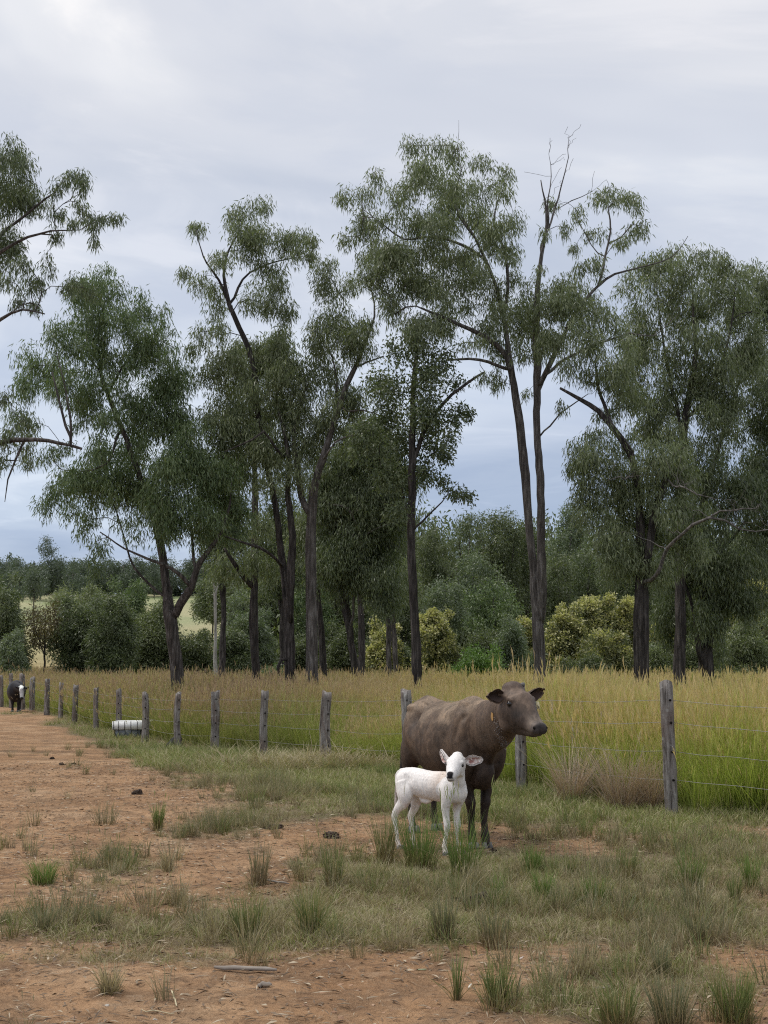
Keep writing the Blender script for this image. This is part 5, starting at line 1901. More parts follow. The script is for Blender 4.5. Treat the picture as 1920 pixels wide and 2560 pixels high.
def hair(parent, body, count, length, width, seed, flow, head_of, mat, tint=1.0):
    """Short coat hair lying along the hide."""
    me = body.data
    me.calc_loop_triangles()
    g = np.random.default_rng(seed)
    nv = len(me.vertices)
    co = np.empty(nv * 3, np.float32)
    me.vertices.foreach_get('co', co)
    co = co.reshape(-1, 3).astype(float)
    no = np.empty(nv * 3, np.float32)
    me.vertices.foreach_get('normal', no)
    no = no.reshape(-1, 3).astype(float)
    col = np.empty(nv * 4, np.float32)
    me.attributes['coat'].data.foreach_get('color', col)
    col = col.reshape(-1, 4)
    tri = np.empty(len(me.loop_triangles) * 3, np.int32)
    me.loop_triangles.foreach_get('vertices', tri)
    tri = tri.reshape(-1, 3)
    ar = np.linalg.norm(np.cross(co[tri[:, 1]] - co[tri[:, 0]], co[tri[:, 2]] - co[tri[:, 0]]), axis=1)
    pick = g.choice(len(tri), count, p=ar / ar.sum())
    w_ = g.dirichlet((1, 1, 1), count)
    p = (co[tri[pick]] * w_[:, :, None]).sum(1)
    n = (no[tri[pick]] * w_[:, :, None]).sum(1)
    n /= np.linalg.norm(n, axis=1)[:, None] + 1e-9
    c = (col[tri[pick]] * w_[:, :, None]).sum(1)
    hc = (p - head_of.h0) @ head_of.H
    on_head = (hc[:, 0] > -.02) & (np.abs(hc[:, 1]) < .17) & (np.abs(hc[:, 2]) < .26)
    bald = on_head & (c[:, :3].max(1) < 0.05)
    d = np.where(on_head[:, None], head_of.H[:, 0][None] * -1.0, np.asarray(flow)[None]) + g.normal(0, 0.28, (count, 3))
    d -= n * (d * n).sum(1)[:, None]
    d /= np.linalg.norm(d, axis=1)[:, None] + 1e-9
    s_ = np.cross(n, d)
    L_ = length * g.uniform(0.5, 1.3, count)[:, None] * np.where(on_head, 0.6, 1.0)[:, None]
    W_ = width * g.uniform(0.7, 1.3, count)[:, None] / 2
    lift = g.uniform(0.08, 0.28, count)[:, None]
    a = p - n * 0.001
    V = np.stack([a - s_ * W_, a + s_ * W_, a + d * L_ + n * L_ * lift], 1)[~bald].reshape(-1, 3)
    k = int((~bald).sum())
    T = np.arange(k * 3).reshape(-1, 3)
    hm = mesh_np('coat_hair', V, None, T)
    at_ = hm.attributes.new('coat', 'FLOAT_COLOR', 'POINT')
    cc = np.repeat(c[~bald], 3, 0) * np.array([tint, tint, tint, 1])
    at_.data.foreach_set('color', cc.astype(np.float32).ravel())
    return tag(link('coat_hair', hm, mat, parent), kind='stuff')


def hair_mat(name, lo, hi):
    m = Mat(name, 0.55, 0.3)
    f = m.ramp(m.island(), [(0.0, (lo, lo, lo)), (1.0, (hi, hi * 0.985, hi * 0.96))])
    n3 = m.noise(m.coord('Object', (1, 1, 0.6)), 13, 5, 0.7, 0.8)
    a_ = min(0.6, (hi - lo) * 0.5)
    f3 = m.ramp(n3, [(0.34, (1 - a_,) * 3), (0.5, (1, 1, 1)), (0.68, (1 + a_, 1 + a_ * 0.95, 1 + a_ * 0.85))])
    m.color(m.mix(1.0, m.mix(1.0, m.attr('coat', 'Color'), f, 'MULTIPLY'), f3, 'MULTIPLY'))
    return m.m


class Bovine:
    def __init__(self, name, label, cat, loc, heading, head_at, head_yaw, head_pitch, head_roll=0.0, group=None):
        """heading, head_yaw: degrees from facing the camera, positive towards the right of the picture."""
        self.loc = np.asarray(loc, float)
        self.root = thing(name, loc, label, cat, group)
        a = math.atan2(-math.cos(R(heading)), math.sin(R(heading)))
        self.B = rotz(a)
        p = R(head_pitch)
        y = R(head_yaw)
        f = np.array([math.sin(y) * math.cos(p), -math.cos(y) * math.cos(p), -math.sin(p)])
        l_ = np.array([math.cos(y), math.sin(y), 0])
        u = np.cross(f, l_)
        if head_roll:
            c, s = math.cos(R(head_roll)), math.sin(R(head_roll))
            l_, u = l_ * c + u * s, u * c - l_ * s
        self.H = np.stack([f, l_, u], 1)
        self.h0 = np.asarray(head_at, float) - self.loc
        self.hb = self.B.T @ self.h0              # head place in body axes
        self.mb = MB()

    def body(self, rings, side=(0, 1, 0), n=24, m=4):
        mb = MB()
        loft(mb, smooth_rings(rings, m), side, n)
        self._put(mb, self.B, 0)

    def blob(self, c, r):
        mb = MB()
        ball(mb, c, r)
        self._put(mb, self.B, 0)

    def head(self, rings, side=(0, 1, 0), n=20, m=4):
        mb = MB()
        loft(mb, smooth_rings(rings, m), side, n)
        self._put(mb, self.H, self.h0)

    def hblob(self, c, r):
        mb = MB()
        ball(mb, c, r)
        self._put(mb, self.H, self.h0)

    def _put(self, mb, Mx, t):
        V = np.concatenate(mb.v) @ Mx.T + t
        self.mb.add(V, np.concatenate(mb.q), np.concatenate(mb.t))

    def hw(self, p):
        return self.H @ np.asarray(p, float) + self.h0

    def finish(self, voxel, its, coat, mat, shape=None, name='body'):
        me = remeshed(self.mb, voxel, its, name)
        n = len(me.vertices)
        co = np.empty(n * 3, np.float32)
        me.vertices.foreach_get('co', co)
        co = co.reshape(-1, 3).astype(float)
        bc = co @ np.linalg.inv(self.B).T           # body axes
        hc = (co - self.h0) @ self.H                # head axes
        if shape is not None:
            no = np.empty(n * 3, np.float32)
            me.vertices.foreach_get('normal', no)
            no = no.reshape(-1, 3)
            co = co + no * shape(bc, hc)[:, None]
            me.vertices.foreach_set('co', co.astype(np.float32).ravel())
            me.update()
        col = coat(bc, hc)
        at_ = me.attributes.new('coat', 'FLOAT_COLOR', 'POINT')
        at_.data.foreach_set('color', np.concatenate([col, np.ones((n, 1))], 1).astype(np.float32).ravel())
        self.bodyobj = link(name, me, mat, self.root)
        return self.bodyobj

    def eye(self, p, r):
        for s in (1, -1):
            mb = MB()
            c = self.hw((p[0], p[1] * s, p[2]))
            zz = np.linspace(-0.98, 0.98, 9)
            loft(mb, [(c[0], c[1], c[2] + r * z, r * math.sqrt(1 - z * z), r * math.sqrt(1 - z * z)) for z in zz], (1, 0, 0), 14)
            mb.build('eye', M['eye'], self.root, True)

    def ear(self, base, xdir, zdir, length, width, cup, droop, col, inner, hmat):
        """base and directions in head axes."""
        F = self.H @ frame(xdir, zdir)
        V, Q = ear_mesh(length, width, cup, droop)
        mb = MB()
        mb.add(V @ F.T + self.hw(base), Q)
        o = mb.build('ear', hmat, self.root, True)
        n = len(o.data.vertices)
        at_ = o.data.attributes.new('coat', 'FLOAT_COLOR', 'POINT')
        cc = np.tile(np.array([*col, 1.0]), (n, 1))
        at_.data.foreach_set('color', cc.astype(np.float32).ravel())
        V, Q = ear_mesh(length, width, cup, droop, 0.002, 0.70, 0.004)
        mb = MB()
        mb.add(V @ F.T + self.hw(base), Q)
        i = mb.build('inner_ear', inner, o, True)
        self.lastF = F
        return o

    def hoof(self, p, size, yaw=0.0):
        """Two toes; p: middle of the sole, body axes."""
        mb = MB()
        a = R(yaw)
        for s in (1, -1):
            rings = []
            for (x, z, wx, wy) in ((0.0, 0.0, 1.15, 0.50), (0.0, 0.25, 1.10, 0.50), (-0.10, 0.7, 0.92, 0.45), (-0.2, 1.05, 0.75, 0.40)):
                rings.append((p[0] + size * (x + 0.12), p[1] + s * size * 0.50, p[2] + size * z, size * wy, size * wx * 0.85))
            V0 = MB()
            loft(V0, rings, (0, 1, 0), 12)
            V = np.concatenate(V0.v)
            c = np.array([p[0], p[1], 0])
            V = (V - c) @ rotz(a).T + c
            mb.add(V @ self.B.T, np.concatenate(V0.q), np.concatenate(V0.t))
        return mb.build('hoof', M['hoof'], self.root, True)


def lerp(a, b, t):
    t = np.clip(t, 0, 1)[:, None]
    return a * (1 - t) + b * t


# ---- the brown cow
feet = ground_at(1195, 2121)
cowloc = (feet[0], feet[1] + 0.04, feet[2])
cow = Bovine('cow', 'grey-brown cow standing by the fence, looking to the right over her white calf', 'cow', cowloc, 21,
             at(1284, 1754, 10.90), 31, 17)
# trunk
cow.body([(-1.47, 0, 1.03, .06, .13), (-1.42, 0, 1.02, .13, .215), (-1.31, 0, 1.015, .205, .285), (-1.15, 0, 0.995, .262, .33), (-0.92, 0, 0.95, .275, .345), (-0.65, 0, 0.905, .305, .365),
          (-0.38, 0, 0.915, .310, .370), (-0.12, 0, 0.955, .268, .362), (0.06, 0, 0.970, .222, .350), (0.14, 0, 0.965, .185, .315), (0.20, 0, 0.955, .150, .25), (0.245, 0, 0.95, .08, .15)])
# spine and withers ridge, hook and pin bones, shoulder blades, brisket
cow.body([(-1.30, 0, 1.24, .05, .05), (-1.16, 0, 1.295, .06, .05), (-0.95, 0, 1.265, .07, .05), (-0.6, 0, 1.235, .07, .05), (-0.3, 0, 1.27, .06, .05), (-0.05, 0, 1.315, .055, .05), (0.12, 0, 1.28, .05, .05)], m=3)
for s in (1, -1):
    cow.blob((-1.14, .165 * s, 1.215), (.085, .06, .05))
    cow.blob((-1.42, .085 * s, 1.10), (.05, .045, .05))
    cow.body([(-0.02, .10 * s, 1.30, .05, .07), (0.0, .165 * s, 1.12, .070, .13), (0.05, .180 * s, 0.93, .070, .13), (0.05, .155 * s, 0.76, .08, .115), (0.0, .12 * s, 0.64, .072, .09)])   # shoulder and upper arm
hb = cow.hb
# neck: from the shoulder to the back of the head
cow.body([(-0.12, 0.0, 1.06, .12, .22), (0.06, 0.01, 1.075, .165, .245), (hb[0] * 0.5 + .02, hb[1] * 0.45, 1.12, .150, .225), (hb[0] * 0.80, hb[1] * 0.75, hb[2] - .10, .125, .195), (hb[0] - .01, hb[1] - .01, hb[2] - .03, .105, .155)], n=24)
# throat and dewlap down to the brisket
cow.body([(hb[0] * 0.86, hb[1] * 0.85, hb[2] - .20, .05, .05), (hb[0] * 0.60, hb[1] * 0.55, hb[2] - .32, .05, .06), (0.20, 0.01, 0.82, .06, .08), (0.18, 0.0, 0.68, .085, .09), (0.13, 0.0, 0.60, .09, .07), (0.0, 0, 0.59, .08, .06)], n=16)
# legs
for s, fx, fy in ((1, 0.03, 0.060), (-1, 0.0, -0.056)):
    cow.body([(0.05, .135 * s, .78, .085, .13), (0.0, .115 * s, .64, .070, .088), (-0.005, .10 * s, .54, .058, .066), (0.005, .082 * s, .455, .045, .052), (0.015, .075 * s, .405, .047, .054), (0.01, .068 * s, .35, .037, .042),
              (fx * .5 - .005, .060 * s, .25, .030, .034), (fx * .7, fy * 1.05, .155, .032, .036), (fx, fy, .125, .041, .044), (fx + .01, fy, .085, .038, .042), (fx + .02, fy, .03, .040, .046)], n=16)
    hx = (-1.30, -1.22)[0 if s == 1 else 1]
    cow.body([(-1.17, .12 * s, 1.02, .10, .15), (-1.16, .165 * s, .82, .105, .17), (-1.20, .175 * s, .66, .075, .115), (hx - .05, .16 * s, .53, .048, .072), (hx - .075, .15 * s, .47, .042, .062), (hx - .04, .145 * s, .38, .033, .042),
              (hx - .03, .14 * s, .25, .030, .034), (hx - .025, .14 * s, .15, .036, .040), (hx, .14 * s, .09, .036, .04), (hx + .02, .14 * s, .03, .040, .046)], n=16)
# tail
cow.body([(-1.30, 0, 1.20, .03, .03), (-1.42, -.02, 1.17, .032, .032), (-1.50, -.07, 1.03, .030, .030), (-1.51, -.12, .82, .026, .026), (-1.50, -.13, .64, .028, .028), (-1.49, -.13, .50, .042, .042), (-1.48, -.13, .38, .026, .026)], n=10)
# udder
cow.body([(-1.05, 0, .62, .11, .07), (-0.98, 0, .56, .12, .06), (-0.90, 0, .58, .09, .05)], n=14)
# head
cow.head([(-.075, 0, -.015, .085, .095), (-.03, 0, .0, .120, .145), (.035, 0, -.045, .138, .195), (.10, 0, -.065, .140, .192), (.165, 0, -.080, .122, .168), (.225, 0, -.090, .100, .132), (.280, 0, -.099, .084, .102), (.33, 0, -.106, .078, .080), (.372, 0, -.107, .079, .064), (.402, 0, -.107, .076, .058), (.415, 0, -.107, .070, .052), (.423, 0, -.107, .056, .042)], n=24)
cow.hblob((-.02, 0, .122), (.065, .075, .045))
cow.hblob((-.05, 0, .10), (.06, .10, .06))
for s in (1, -1):
    cow.hblob((.095, .110 * s, .052), (.045, .030, .028))       # brow
    cow.hblob((.055, .092 * s, -.165), (.085, .036, .075))        # jaw
    cow.hblob((-.035, .118 * s, .060), (.028, .04, .028))       # ear root
    cow.hblob((.380, .052 * s, -.078), (.026, .020, .018))      # nostril wing
cow.head([(.22, 0, -.195, .060, .030), (.30, 0, -.182, .055, .022), (.36, 0, -.172, .044, .018)], n=14)

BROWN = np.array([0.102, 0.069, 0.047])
COAT_PALE = np.array([0.200, 0.146, 0.102])  # paler coat tone over the back and hip bones
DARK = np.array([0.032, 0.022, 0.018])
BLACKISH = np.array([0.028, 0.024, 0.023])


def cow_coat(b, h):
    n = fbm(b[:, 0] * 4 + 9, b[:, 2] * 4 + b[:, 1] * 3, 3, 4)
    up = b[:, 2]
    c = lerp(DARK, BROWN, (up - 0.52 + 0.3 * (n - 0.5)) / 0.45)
    c = lerp(c, COAT_PALE, (up - 1.02 + 0.9 * (n - 0.5)) / 0.34 * (b[:, 0] < 0.25))
    c = lerp(c, COAT_PALE * 1.15, 0.8 * np.exp(-(((b[:, 0] + 1.14) / .16) ** 2 + ((up - 1.24) / .10) ** 2)))
    c = lerp(c, DARK, 0.6 * np.exp(-(((b[:, 0] + 0.96) / .10) ** 2 + ((up - 1.12) / .13) ** 2)))  # shade of the flank hollow painted into the coat
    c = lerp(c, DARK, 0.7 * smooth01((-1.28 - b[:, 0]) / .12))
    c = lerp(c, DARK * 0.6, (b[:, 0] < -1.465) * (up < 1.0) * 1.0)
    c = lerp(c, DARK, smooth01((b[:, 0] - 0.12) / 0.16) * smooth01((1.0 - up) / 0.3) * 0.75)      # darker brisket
    inh = (h[:, 0] > -.06) & (np.abs(h[:, 1]) < .16) & (np.abs(h[:, 2] + .05) < .24)
    hd = lerp(np.array([0.080, 0.056, 0.042]), np.array([0.140, 0.100, 0.075]), (h[:, 2] + 0.03 + 0.15 * (n - 0.5)) / 0.15)
    hd = lerp(hd, np.array([0.06, 0.05, 0.045]), np.exp(-(((h[:, 0] - .20) / .06) ** 2 + ((h[:, 2] + .05) / .06) ** 2)) * 0.8)      # dark cheek
    hd = lerp(hd, np.array([0.21, 0.172, 0.140]), smooth01((h[:, 0] - .26) / .08) * smooth01((h[:, 2] + .19) / .05) * 0.35)              # pale muzzle ring
    hd = lerp(hd, np.array([0.085, 0.070, 0.062]), smooth01((h[:, 0] - .350) / .03) * 0.8)
    hd = lerp(hd, np.array([0.042, 0.035, 0.033]), smooth01((h[:, 0] - .394 + 0.2 * np.maximum(0, h[:, 2] + .08)) / .012) * smooth01((h[:, 2] + .140) / .012))
    hd = lerp(hd, BLACKISH * 1.5, smooth01((h[:, 0] - .32) / .03) * smooth01((-.160 - h[:, 2]) / .02))
    hd = lerp(hd, np.array([0.105, 0.072, 0.056]), np.exp(-(((h[:, 0] + .02) / .05) ** 2 + ((h[:, 2] - .16) / .06) ** 2)))
    eye = np.exp(-(((h[:, 0] - .105) / .046) ** 2 + ((h[:, 2] - .018) / .034) ** 2))
    hd = lerp(hd, DARK * 0.6, eye * 0.9)
    return np.where(inh[:, None], hd, c)


def cow_shape(b, h):
    n = fbm(b[:, 0] * 7, b[:, 2] * 7 + b[:, 1] * 5, 8, 4) - 0.5
    d = 0.010 * n
    # ribs
    rib = smooth01((b[:, 0] + 0.98) / 0.15) * smooth01((-0.22 - b[:, 0]) / 0.12) * smooth01((b[:, 2] - 0.72) / 0.15) * smooth01((1.24 - b[:, 2]) / 0.1)
    d += 0.011 * rib * (0.55 + 1.6 * n) * np.sin((b[:, 0] + 0.22 * b[:, 2] + 0.05 * n) * 2 * math.pi / 0.115)
    # hollow flank ahead of the hip, and the fold behind the shoulder
    d -= 0.070 * np.exp(-(((b[:, 0] + 0.96) / 0.10) ** 2 + ((b[:, 2] - 1.14) / 0.11) ** 2)) * (np.abs(b[:, 1]) > 0.1)
    d -= 0.032 * np.exp(-(((b[:, 0] + 0.13 - 0.12 * (1.0 - b[:, 2])) / 0.060) ** 2)) * smooth01((b[:, 2] - 0.62) / 0.12) * smooth01((1.26 - b[:, 2]) / 0.12) * (np.abs(b[:, 1]) > 0.1)
    d -= 0.022 * np.exp(-(((b[:, 0] + 1.30) / 0.07) ** 2 + ((b[:, 2] - 1.02) / 0.16) ** 2)) * (np.abs(b[:, 1]) > 0.08)
    d += 0.020 * np.exp(-(((b[:, 0] - 0.03) / 0.05) ** 2)) * smooth01((b[:, 2] - 0.85) / 0.1) * smooth01((1.28 - b[:, 2]) / 0.1) * (np.abs(b[:, 1]) > 0.1)
    # loose folds where the neck meets the shoulder
    fold = smooth01((b[:, 0] - 0.02) / 0.08) * smooth01((0.36 - b[:, 0]) / 0.08) * smooth01((b[:, 2] - 0.85) / 0.12)
    d += 0.0055 * fold * np.sin((b[:, 0] * 0.8 - 0.25 * b[:, 2] + 0.06 * n) * 2 * math.pi / 0.085)
    # mouth line and nostril hollows
    inh = (h[:, 0] > .2) & (np.abs(h[:, 1]) < .15) & (np.abs(h[:, 2] + .1) < .16)
    d -= inh * 0.010 * np.exp(-((h[:, 2] + .150 + 0.05 * np.maximum(0, .36 - h[:, 0])) / .007) ** 2) * smooth01((h[:, 0] - .22) / .04)
    d -= inh * 0.022 * np.exp(-(((h[:, 0] - .402) / .018) ** 2 + ((np.abs(h[:, 1]) - .044) / .014) ** 2 + ((h[:, 2] + .090) / .016) ** 2))
    return d


M['hide_brown'] = hide_mat('hide_brown', 0.6, 1.0, 0.5)
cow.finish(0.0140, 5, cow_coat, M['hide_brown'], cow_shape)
M['hair_brown'] = hair_mat('hair_brown', 0.35, 1.75)
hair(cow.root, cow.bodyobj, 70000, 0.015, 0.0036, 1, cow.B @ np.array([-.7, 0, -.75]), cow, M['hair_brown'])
cow.eye((.108, .121, .018), .026)
for s in (1, -1):
    mb = MB()
    ball(mb, (0, 0, 0), (.017, .009, .013), 10)
    V = np.concatenate(mb.v) @ cow.H.T + cow.hw((.4005, .0625 * s, -.090))
    nb = MB()
    nb.add(V, np.concatenate(mb.q), np.concatenate(mb.t))
    nb.build('nostril', M.get('hole', M['nose']), cow.root, True)
m = Mat('inner_ear_dark', 0.9, 0.1)
m.color((0.065, 0.046, 0.039))
M['inner_dark'] = m.m
EARC = (0.150, 0.105, 0.076)
cow.ear((-.030, .120, .055), (-.02, .97, .02), (.90, .10, -.25), .235, .165, .30, .16, EARC, M['inner_dark'], M['hide_brown'])
m = Mat('cream_tag', 0.45, 0.3)
m.color((0.70, 0.62, 0.38))
M['tag'] = m.m
m = Mat('tag_print', 0.7, 0.1)
m.color((0.20, 0.19, 0.13))
M['print'] = m.m
# the numbered tag hangs from that ear
tp = at(1344, 1763, cow.loc[1] + cow.hw((-.05, .17, .02))[1] - 0.03) - cow.loc
mb = MB()
V = [(-.016, 0, .034), (.012, 0, .030), (.024, 0, -.034), (-.023, 0, -.034)]
V2 = [(x, y + .004, z) for x, y, z in V]
mb.add(np.array(V + V2) + tp, [(0, 1, 2, 3), (7, 6, 5, 4), (0, 4, 5, 1), (1, 5, 6, 2), (2, 6, 7, 3), (3, 7, 4, 0)])
tg = mb.build('ear_tag', M['tag'], cow.root)
mb = MB()
for (x, z, w_, h_) in ((-.003, -.002, .004, .012), (-.012, -.015, .004, .012), (-.009, -.020, .008, .003), (.010, -.015, .004, .012), (.006, -.012, .008, .003), (.006, -.020, .008, .003)):
    mb.box(tp + np.array([x, -.0012, z]), (w_, .0016, h_))
mb.build('tag_print', M['print'], tg)
cow.ear((-.045, -.125, .045), (.02, -.95, -.12), (.92, .10, .20), .120, .140, .50, .20, EARC, M['inner_dark'], M['hide_brown'])
# horn stub, throat crust, orange mark on the neck
m = Mat('horn_stub', 0.6, 0.3)
m.color((0.11, 0.105, 0.10))
mb = MB()
hp = cow.hw((-.06, .10, .115))
hd_ = cow.H @ np.array([-.15, .8, .6])
mb.tube(np.array([hp, hp + hd_ * .022, hp + hd_ * .038]), [.022, .020, .012], 10)
mb.build('horn_stub', m.m, cow.root, True)
m = Mat('grey_crust', 0.95, 0.1)
m.color(m.ramp(m.island(), [(0.0, (0.10, 0.085, 0.08)), (1.0, (0.42, 0.38, 0.36))]))
mb = MB()
g = np.random.default_rng(3)
bvh_me = cow.bodyobj.data
from mathutils.bvhtree import BVHTree
bv = BVHTree.FromPolygons([v_.co[:] for v_ in bvh_me.vertices], [p.vertices[:] for p in bvh_me.polygons])
camL = Vector((0, 0, CAM_H)) - Vector(cowloc)


def hit(px, py):
    r = ray(px, py)
    return bv.ray_cast(camL, Vector(r).normalized())


path = [(1241, 1800), (1243, 1822), (1250, 1842), (1262, 1858), (1272, 1868), (1258, 1866), (1254, 1852)]
for k in range(260):
    a = g.uniform(0, len(path) - 1.001)
    i = int(a)
    px = path[i][0] * (1 - a + i) + path[i + 1][0] * (a - i) + g.normal(0, 4.5)
    py = path[i][1] * (1 - a + i) + path[i + 1][1] * (a - i) + g.normal(0, 5)
    h = hit(px, py)
    if h[0] is None:
        continue
    s_ = g.uniform(.0022, .0055)
    c = np.array(h[0]) + np.array(h[1]) * s_ * 0.4
    oc = np.array([(1, 0, 0), (-1, 0, 0), (0, 1, 0), (0, -1, 0), (0, 0, 1), (0, 0, -1)], float) * s_ * g.uniform(.6, 1.3, (6, 1))
    mb.add(c + oc, None, [(0, 2, 4), (2, 1, 4), (1, 3, 4), (3, 0, 4), (2, 0, 5), (1, 2, 5), (3, 1, 5), (0, 3, 5)])
tag(mb.build('throat_crust', m.m, cow.root), kind='stuff')
m = Mat('orange_mark', 0.8, 0.1)
m.color((0.42, 0.25, 0.10))
mb = MB()
V = []
for (px, py) in ((1229, 1780), (1234, 1784), (1234, 1799), (1231, 1803), (1228, 1792)):
    h = hit(px, py)
    if h[0] is not None:
        V.append(np.array(h[0]) + np.array(h[1]) * 0.004)
if len(V) == 5:
    mb.add(np.array(V), None, [(0, 1, 2), (0, 2, 3), (0, 3, 4)])
    mb.build('orange_mark', m.m, cow.root)
for s, fx, fy in ((1, 0.03, 0.060), (-1, 0.0, -0.056)):
    cow.hoof((fx + .035, fy, 0.0), .050)
    cow.hoof(((-1.30, -1.22)[0 if s == 1 else 1] + .04, .14 * s, 0.0), .060)

# ---- the white calf
f1, f2 = ground_at(1108, 2131), ground_at(1145, 2123)
cl = (f1 + f2) / 2 + np.array([-0.015, -0.16, 0])
cl[2] = float(terrain(cl[0], cl[1]))
calf = Bovine('calf', 'white newborn calf in front of the brown cow, face turned to the camera', 'calf', cl, 45, at(1143, 1909, cl[1] - 0.14), -17, 6, head_roll=-2)
calf.B = calf.B @ np.diag([1, 1, 0.955])
calf.hb = np.linalg.inv(calf.B) @ calf.h0
calf.body([(-.635, 0, .655, .035, .05), (-.60, 0, .645, .075, .085), (-.53, 0, .63, .105, .125), (-.42, 0, .628, .112, .130), (-.28, 0, .615, .112, .130), (-.12, 0, .605, .108, .135), (.0, 0, .603, .104, .140), (.08, 0, .600, .092, .135), (.14, 0, .595, .072, .11), (.175, 0, .60, .035, .06)])
calf.body([(-.60, 0, .725, .022, .02), (-.45, 0, .745, .03, .02), (-.2, 0, .725, .03, .02), (.0, 0, .73, .028, .022), (.08, 0, .71, .022, .02)], m=3)
for s in (1, -1):
    calf.blob((-.46, .070 * s, .705), (.035, .026, .024))
    calf.body([(.0, .045 * s, .715, .02, .03), (.02, .082 * s, .63, .036, .055), (.05, .092 * s, .54, .038, .058), (.03, .08 * s, .46, .036, .05)], n=14)
hb = calf.hb
calf.body([(-.02, 0, .625, .068, .105), (.07, .0, .645, .066, .105), (hb[0] * .60 + .03, hb[1] * .55, .685, .056, .085), (hb[0] * .9, hb[1] * .85, hb[2] - .045, .055, .078), (hb[0] - .005, hb[1], hb[2] - .015, .05, .065)], n=20)
calf.body([(.12, 0, .50, .035, .04), (.165, .0, .58, .028, .045), (hb[0] * .75 + .03, hb[1] * .6, .63, .026, .04), (hb[0], hb[1] * .95, hb[2] - .09, .025, .03)], n=12)
for s, fo, bo in ((1, .02, .03), (-1, -.01, -.03)):
    calf.body([(.04, .08 * s, .52, .040, .058), (.02, .076 * s, .435, .034, .043), (.018, .070 * s, .36, .028, .034), (.028, .067 * s, .285, .029, .033), (.03, .066 * s, .255, .027, .030), (.02 + fo * .3, .064 * s, .20, .019, .022), (.015 + fo * .6, .072 * s, .13, .0175, .020),
               (.015 + fo, .076 * s, .085, .024, .026), (.022 + fo, .078 * s, .055, .021, .024), (.032 + fo, .078 * s, .015, .024, .028)], n=14)
    calf.body([(-.49, .062 * s, .63, .062, .105), (-.465, .085 * s, .525, .052, .095), (-.49, .084 * s, .44, .038, .066), (-.535 + bo, .080 * s, .37, .027, .043), (-.575 + bo, .077 * s, .305, .024, .038), (-.575 + bo, .075 * s, .27, .022, .030), (-.56 + bo, .073 * s, .20, .0175, .022),
               (-.55 + bo, .072 * s, .13, .017, .020), (-.545 + bo, .072 * s, .085, .022, .025), (-.535 + bo, .072 * s, .055, .020, .023), (-.52 + bo, .072 * s, .015, .024, .028)], n=14)
calf.body([(-.605, 0, .72, .018, .02), (-.645, 0, .69, .016, .017), (-.660, 0, .60, .013, .014), (-.662, 0, .48, .013, .014), (-.655, 0, .38, .018, .018), (-.65, 0, .31, .010, .010)], n=10)
calf.body([(-.34, 0, .49, .03, .03), (-.30, 0, .470, .034, .034), (-.26, 0, .468, .028, .030), (-.21, 0, .49, .02, .02)], n=12)    # navel fold
HK = 1.16
def hs(rings):
    return [(r[0] * HK * 0.93,) + tuple(v_ * HK for v_ in r[1:]) for r in rings]
calf.head(hs([(-.05, 0, -.005, .040, .048), (-.025, 0, .0, .061, .070), (.015, 0, -.002, .070, .080), (.06, 0, -.012, .071, .078), (.105, 0, -.026, .060, .066), (.15, 0, -.040, .050, .053), (.19, 0, -.049, .038, .042), (.222, 0, -.053, .035, .037), (.240, 0, -.054, .030, .030), (.250, 0, -.054, .021, .020)]), n=22)
calf.hblob((-.01, 0, .076), (.045, .045, .025))
for s in (1, -1):
    calf.hblob((.080, .062 * s, .030), (.030, .018, .014))
    calf.hblob((.046, .054 * s, -.064), (.052, .022, .040))
    calf.hblob((-.022, .066 * s, .032), (.018, .024, .018))
calf.head(hs([(.15, 0, -.082, .030, .014), (.20, 0, -.089, .031, .012), (.23, 0, -.086, .024, .010)]), n=12)
WHITE = np.array([0.80, 0.765, 0.735])
TAN = np.array([0.62, 0.50, 0.41])
PINK = np.array([0.60, 0.42, 0.37])


def calf_coat(b, h):
    h = h / (HK * np.array([0.93, 1, 1]))
    n = fbm(b[:, 0] * 7 + 2, b[:, 2] * 3 + b[:, 1] * 6, 13, 4)
    n2 = fbm(b[:, 0] * 22, b[:, 2] * 6, 14, 3)
    c = np.tile(WHITE, (len(b), 1))
    sh = np.exp(-(((b[:, 0] - .00) / .13) ** 2)) * smooth01((b[:, 2] - .36) / .12) * (h[:, 0] < -.03)
    c = lerp(c, TAN, np.clip(sh * (0.1 + 1.35 * n), 0, 0.75))
    c = lerp(c, TAN, 0.35 * smooth01((n2 - .5) / .3) * sh)
    c = lerp(c, PINK, 0.45 * smooth01((.46 - b[:, 2]) / .05) * smooth01((b[:, 2] - .38) / .05) * (b[:, 0] < -.1) * (b[:, 0] > -.45))
    c = lerp(c, np.array([0.42, 0.35, 0.31]), 0.75 * (b[:, 0] < -.635) * smooth01((.66 - b[:, 2]) / .1))
    c = lerp(c, np.array([0.60, 0.50, 0.42]), 0.55 * smooth01((.26 - b[:, 2]) / .2) * (0.4 + n))
    inh = (h[:, 0] > -.03) & (np.abs(h[:, 1]) < .1) & (np.abs(h[:, 2] + .02) < .13)
    hd = np.tile(np.array([0.80, 0.775, 0.75]), (len(b), 1))
    hd = lerp(hd, np.array([0.56, 0.47, 0.43]), np.exp(-(((h[:, 0] - .084) / .022) ** 2 + ((h[:, 2] - .004) / .016) ** 2)) * 0.5)
    hd = lerp(hd, np.array([0.020, 0.017, 0.018]), smooth01((h[:, 0] - .229 + 0.15 * np.abs(h[:, 1])) / .008) * smooth01((h[:, 2] + .072) / .006) * smooth01((.026 - np.abs(h[:, 1])) / .005))
    hd = lerp(hd, np.array([0.10, 0.075, 0.07]), smooth01((h[:, 0] - .20) / .02) * np.exp(-((h[:, 2] + .083) / .005) ** 2) * 0.9)
    return np.where(inh[:, None], hd, c)


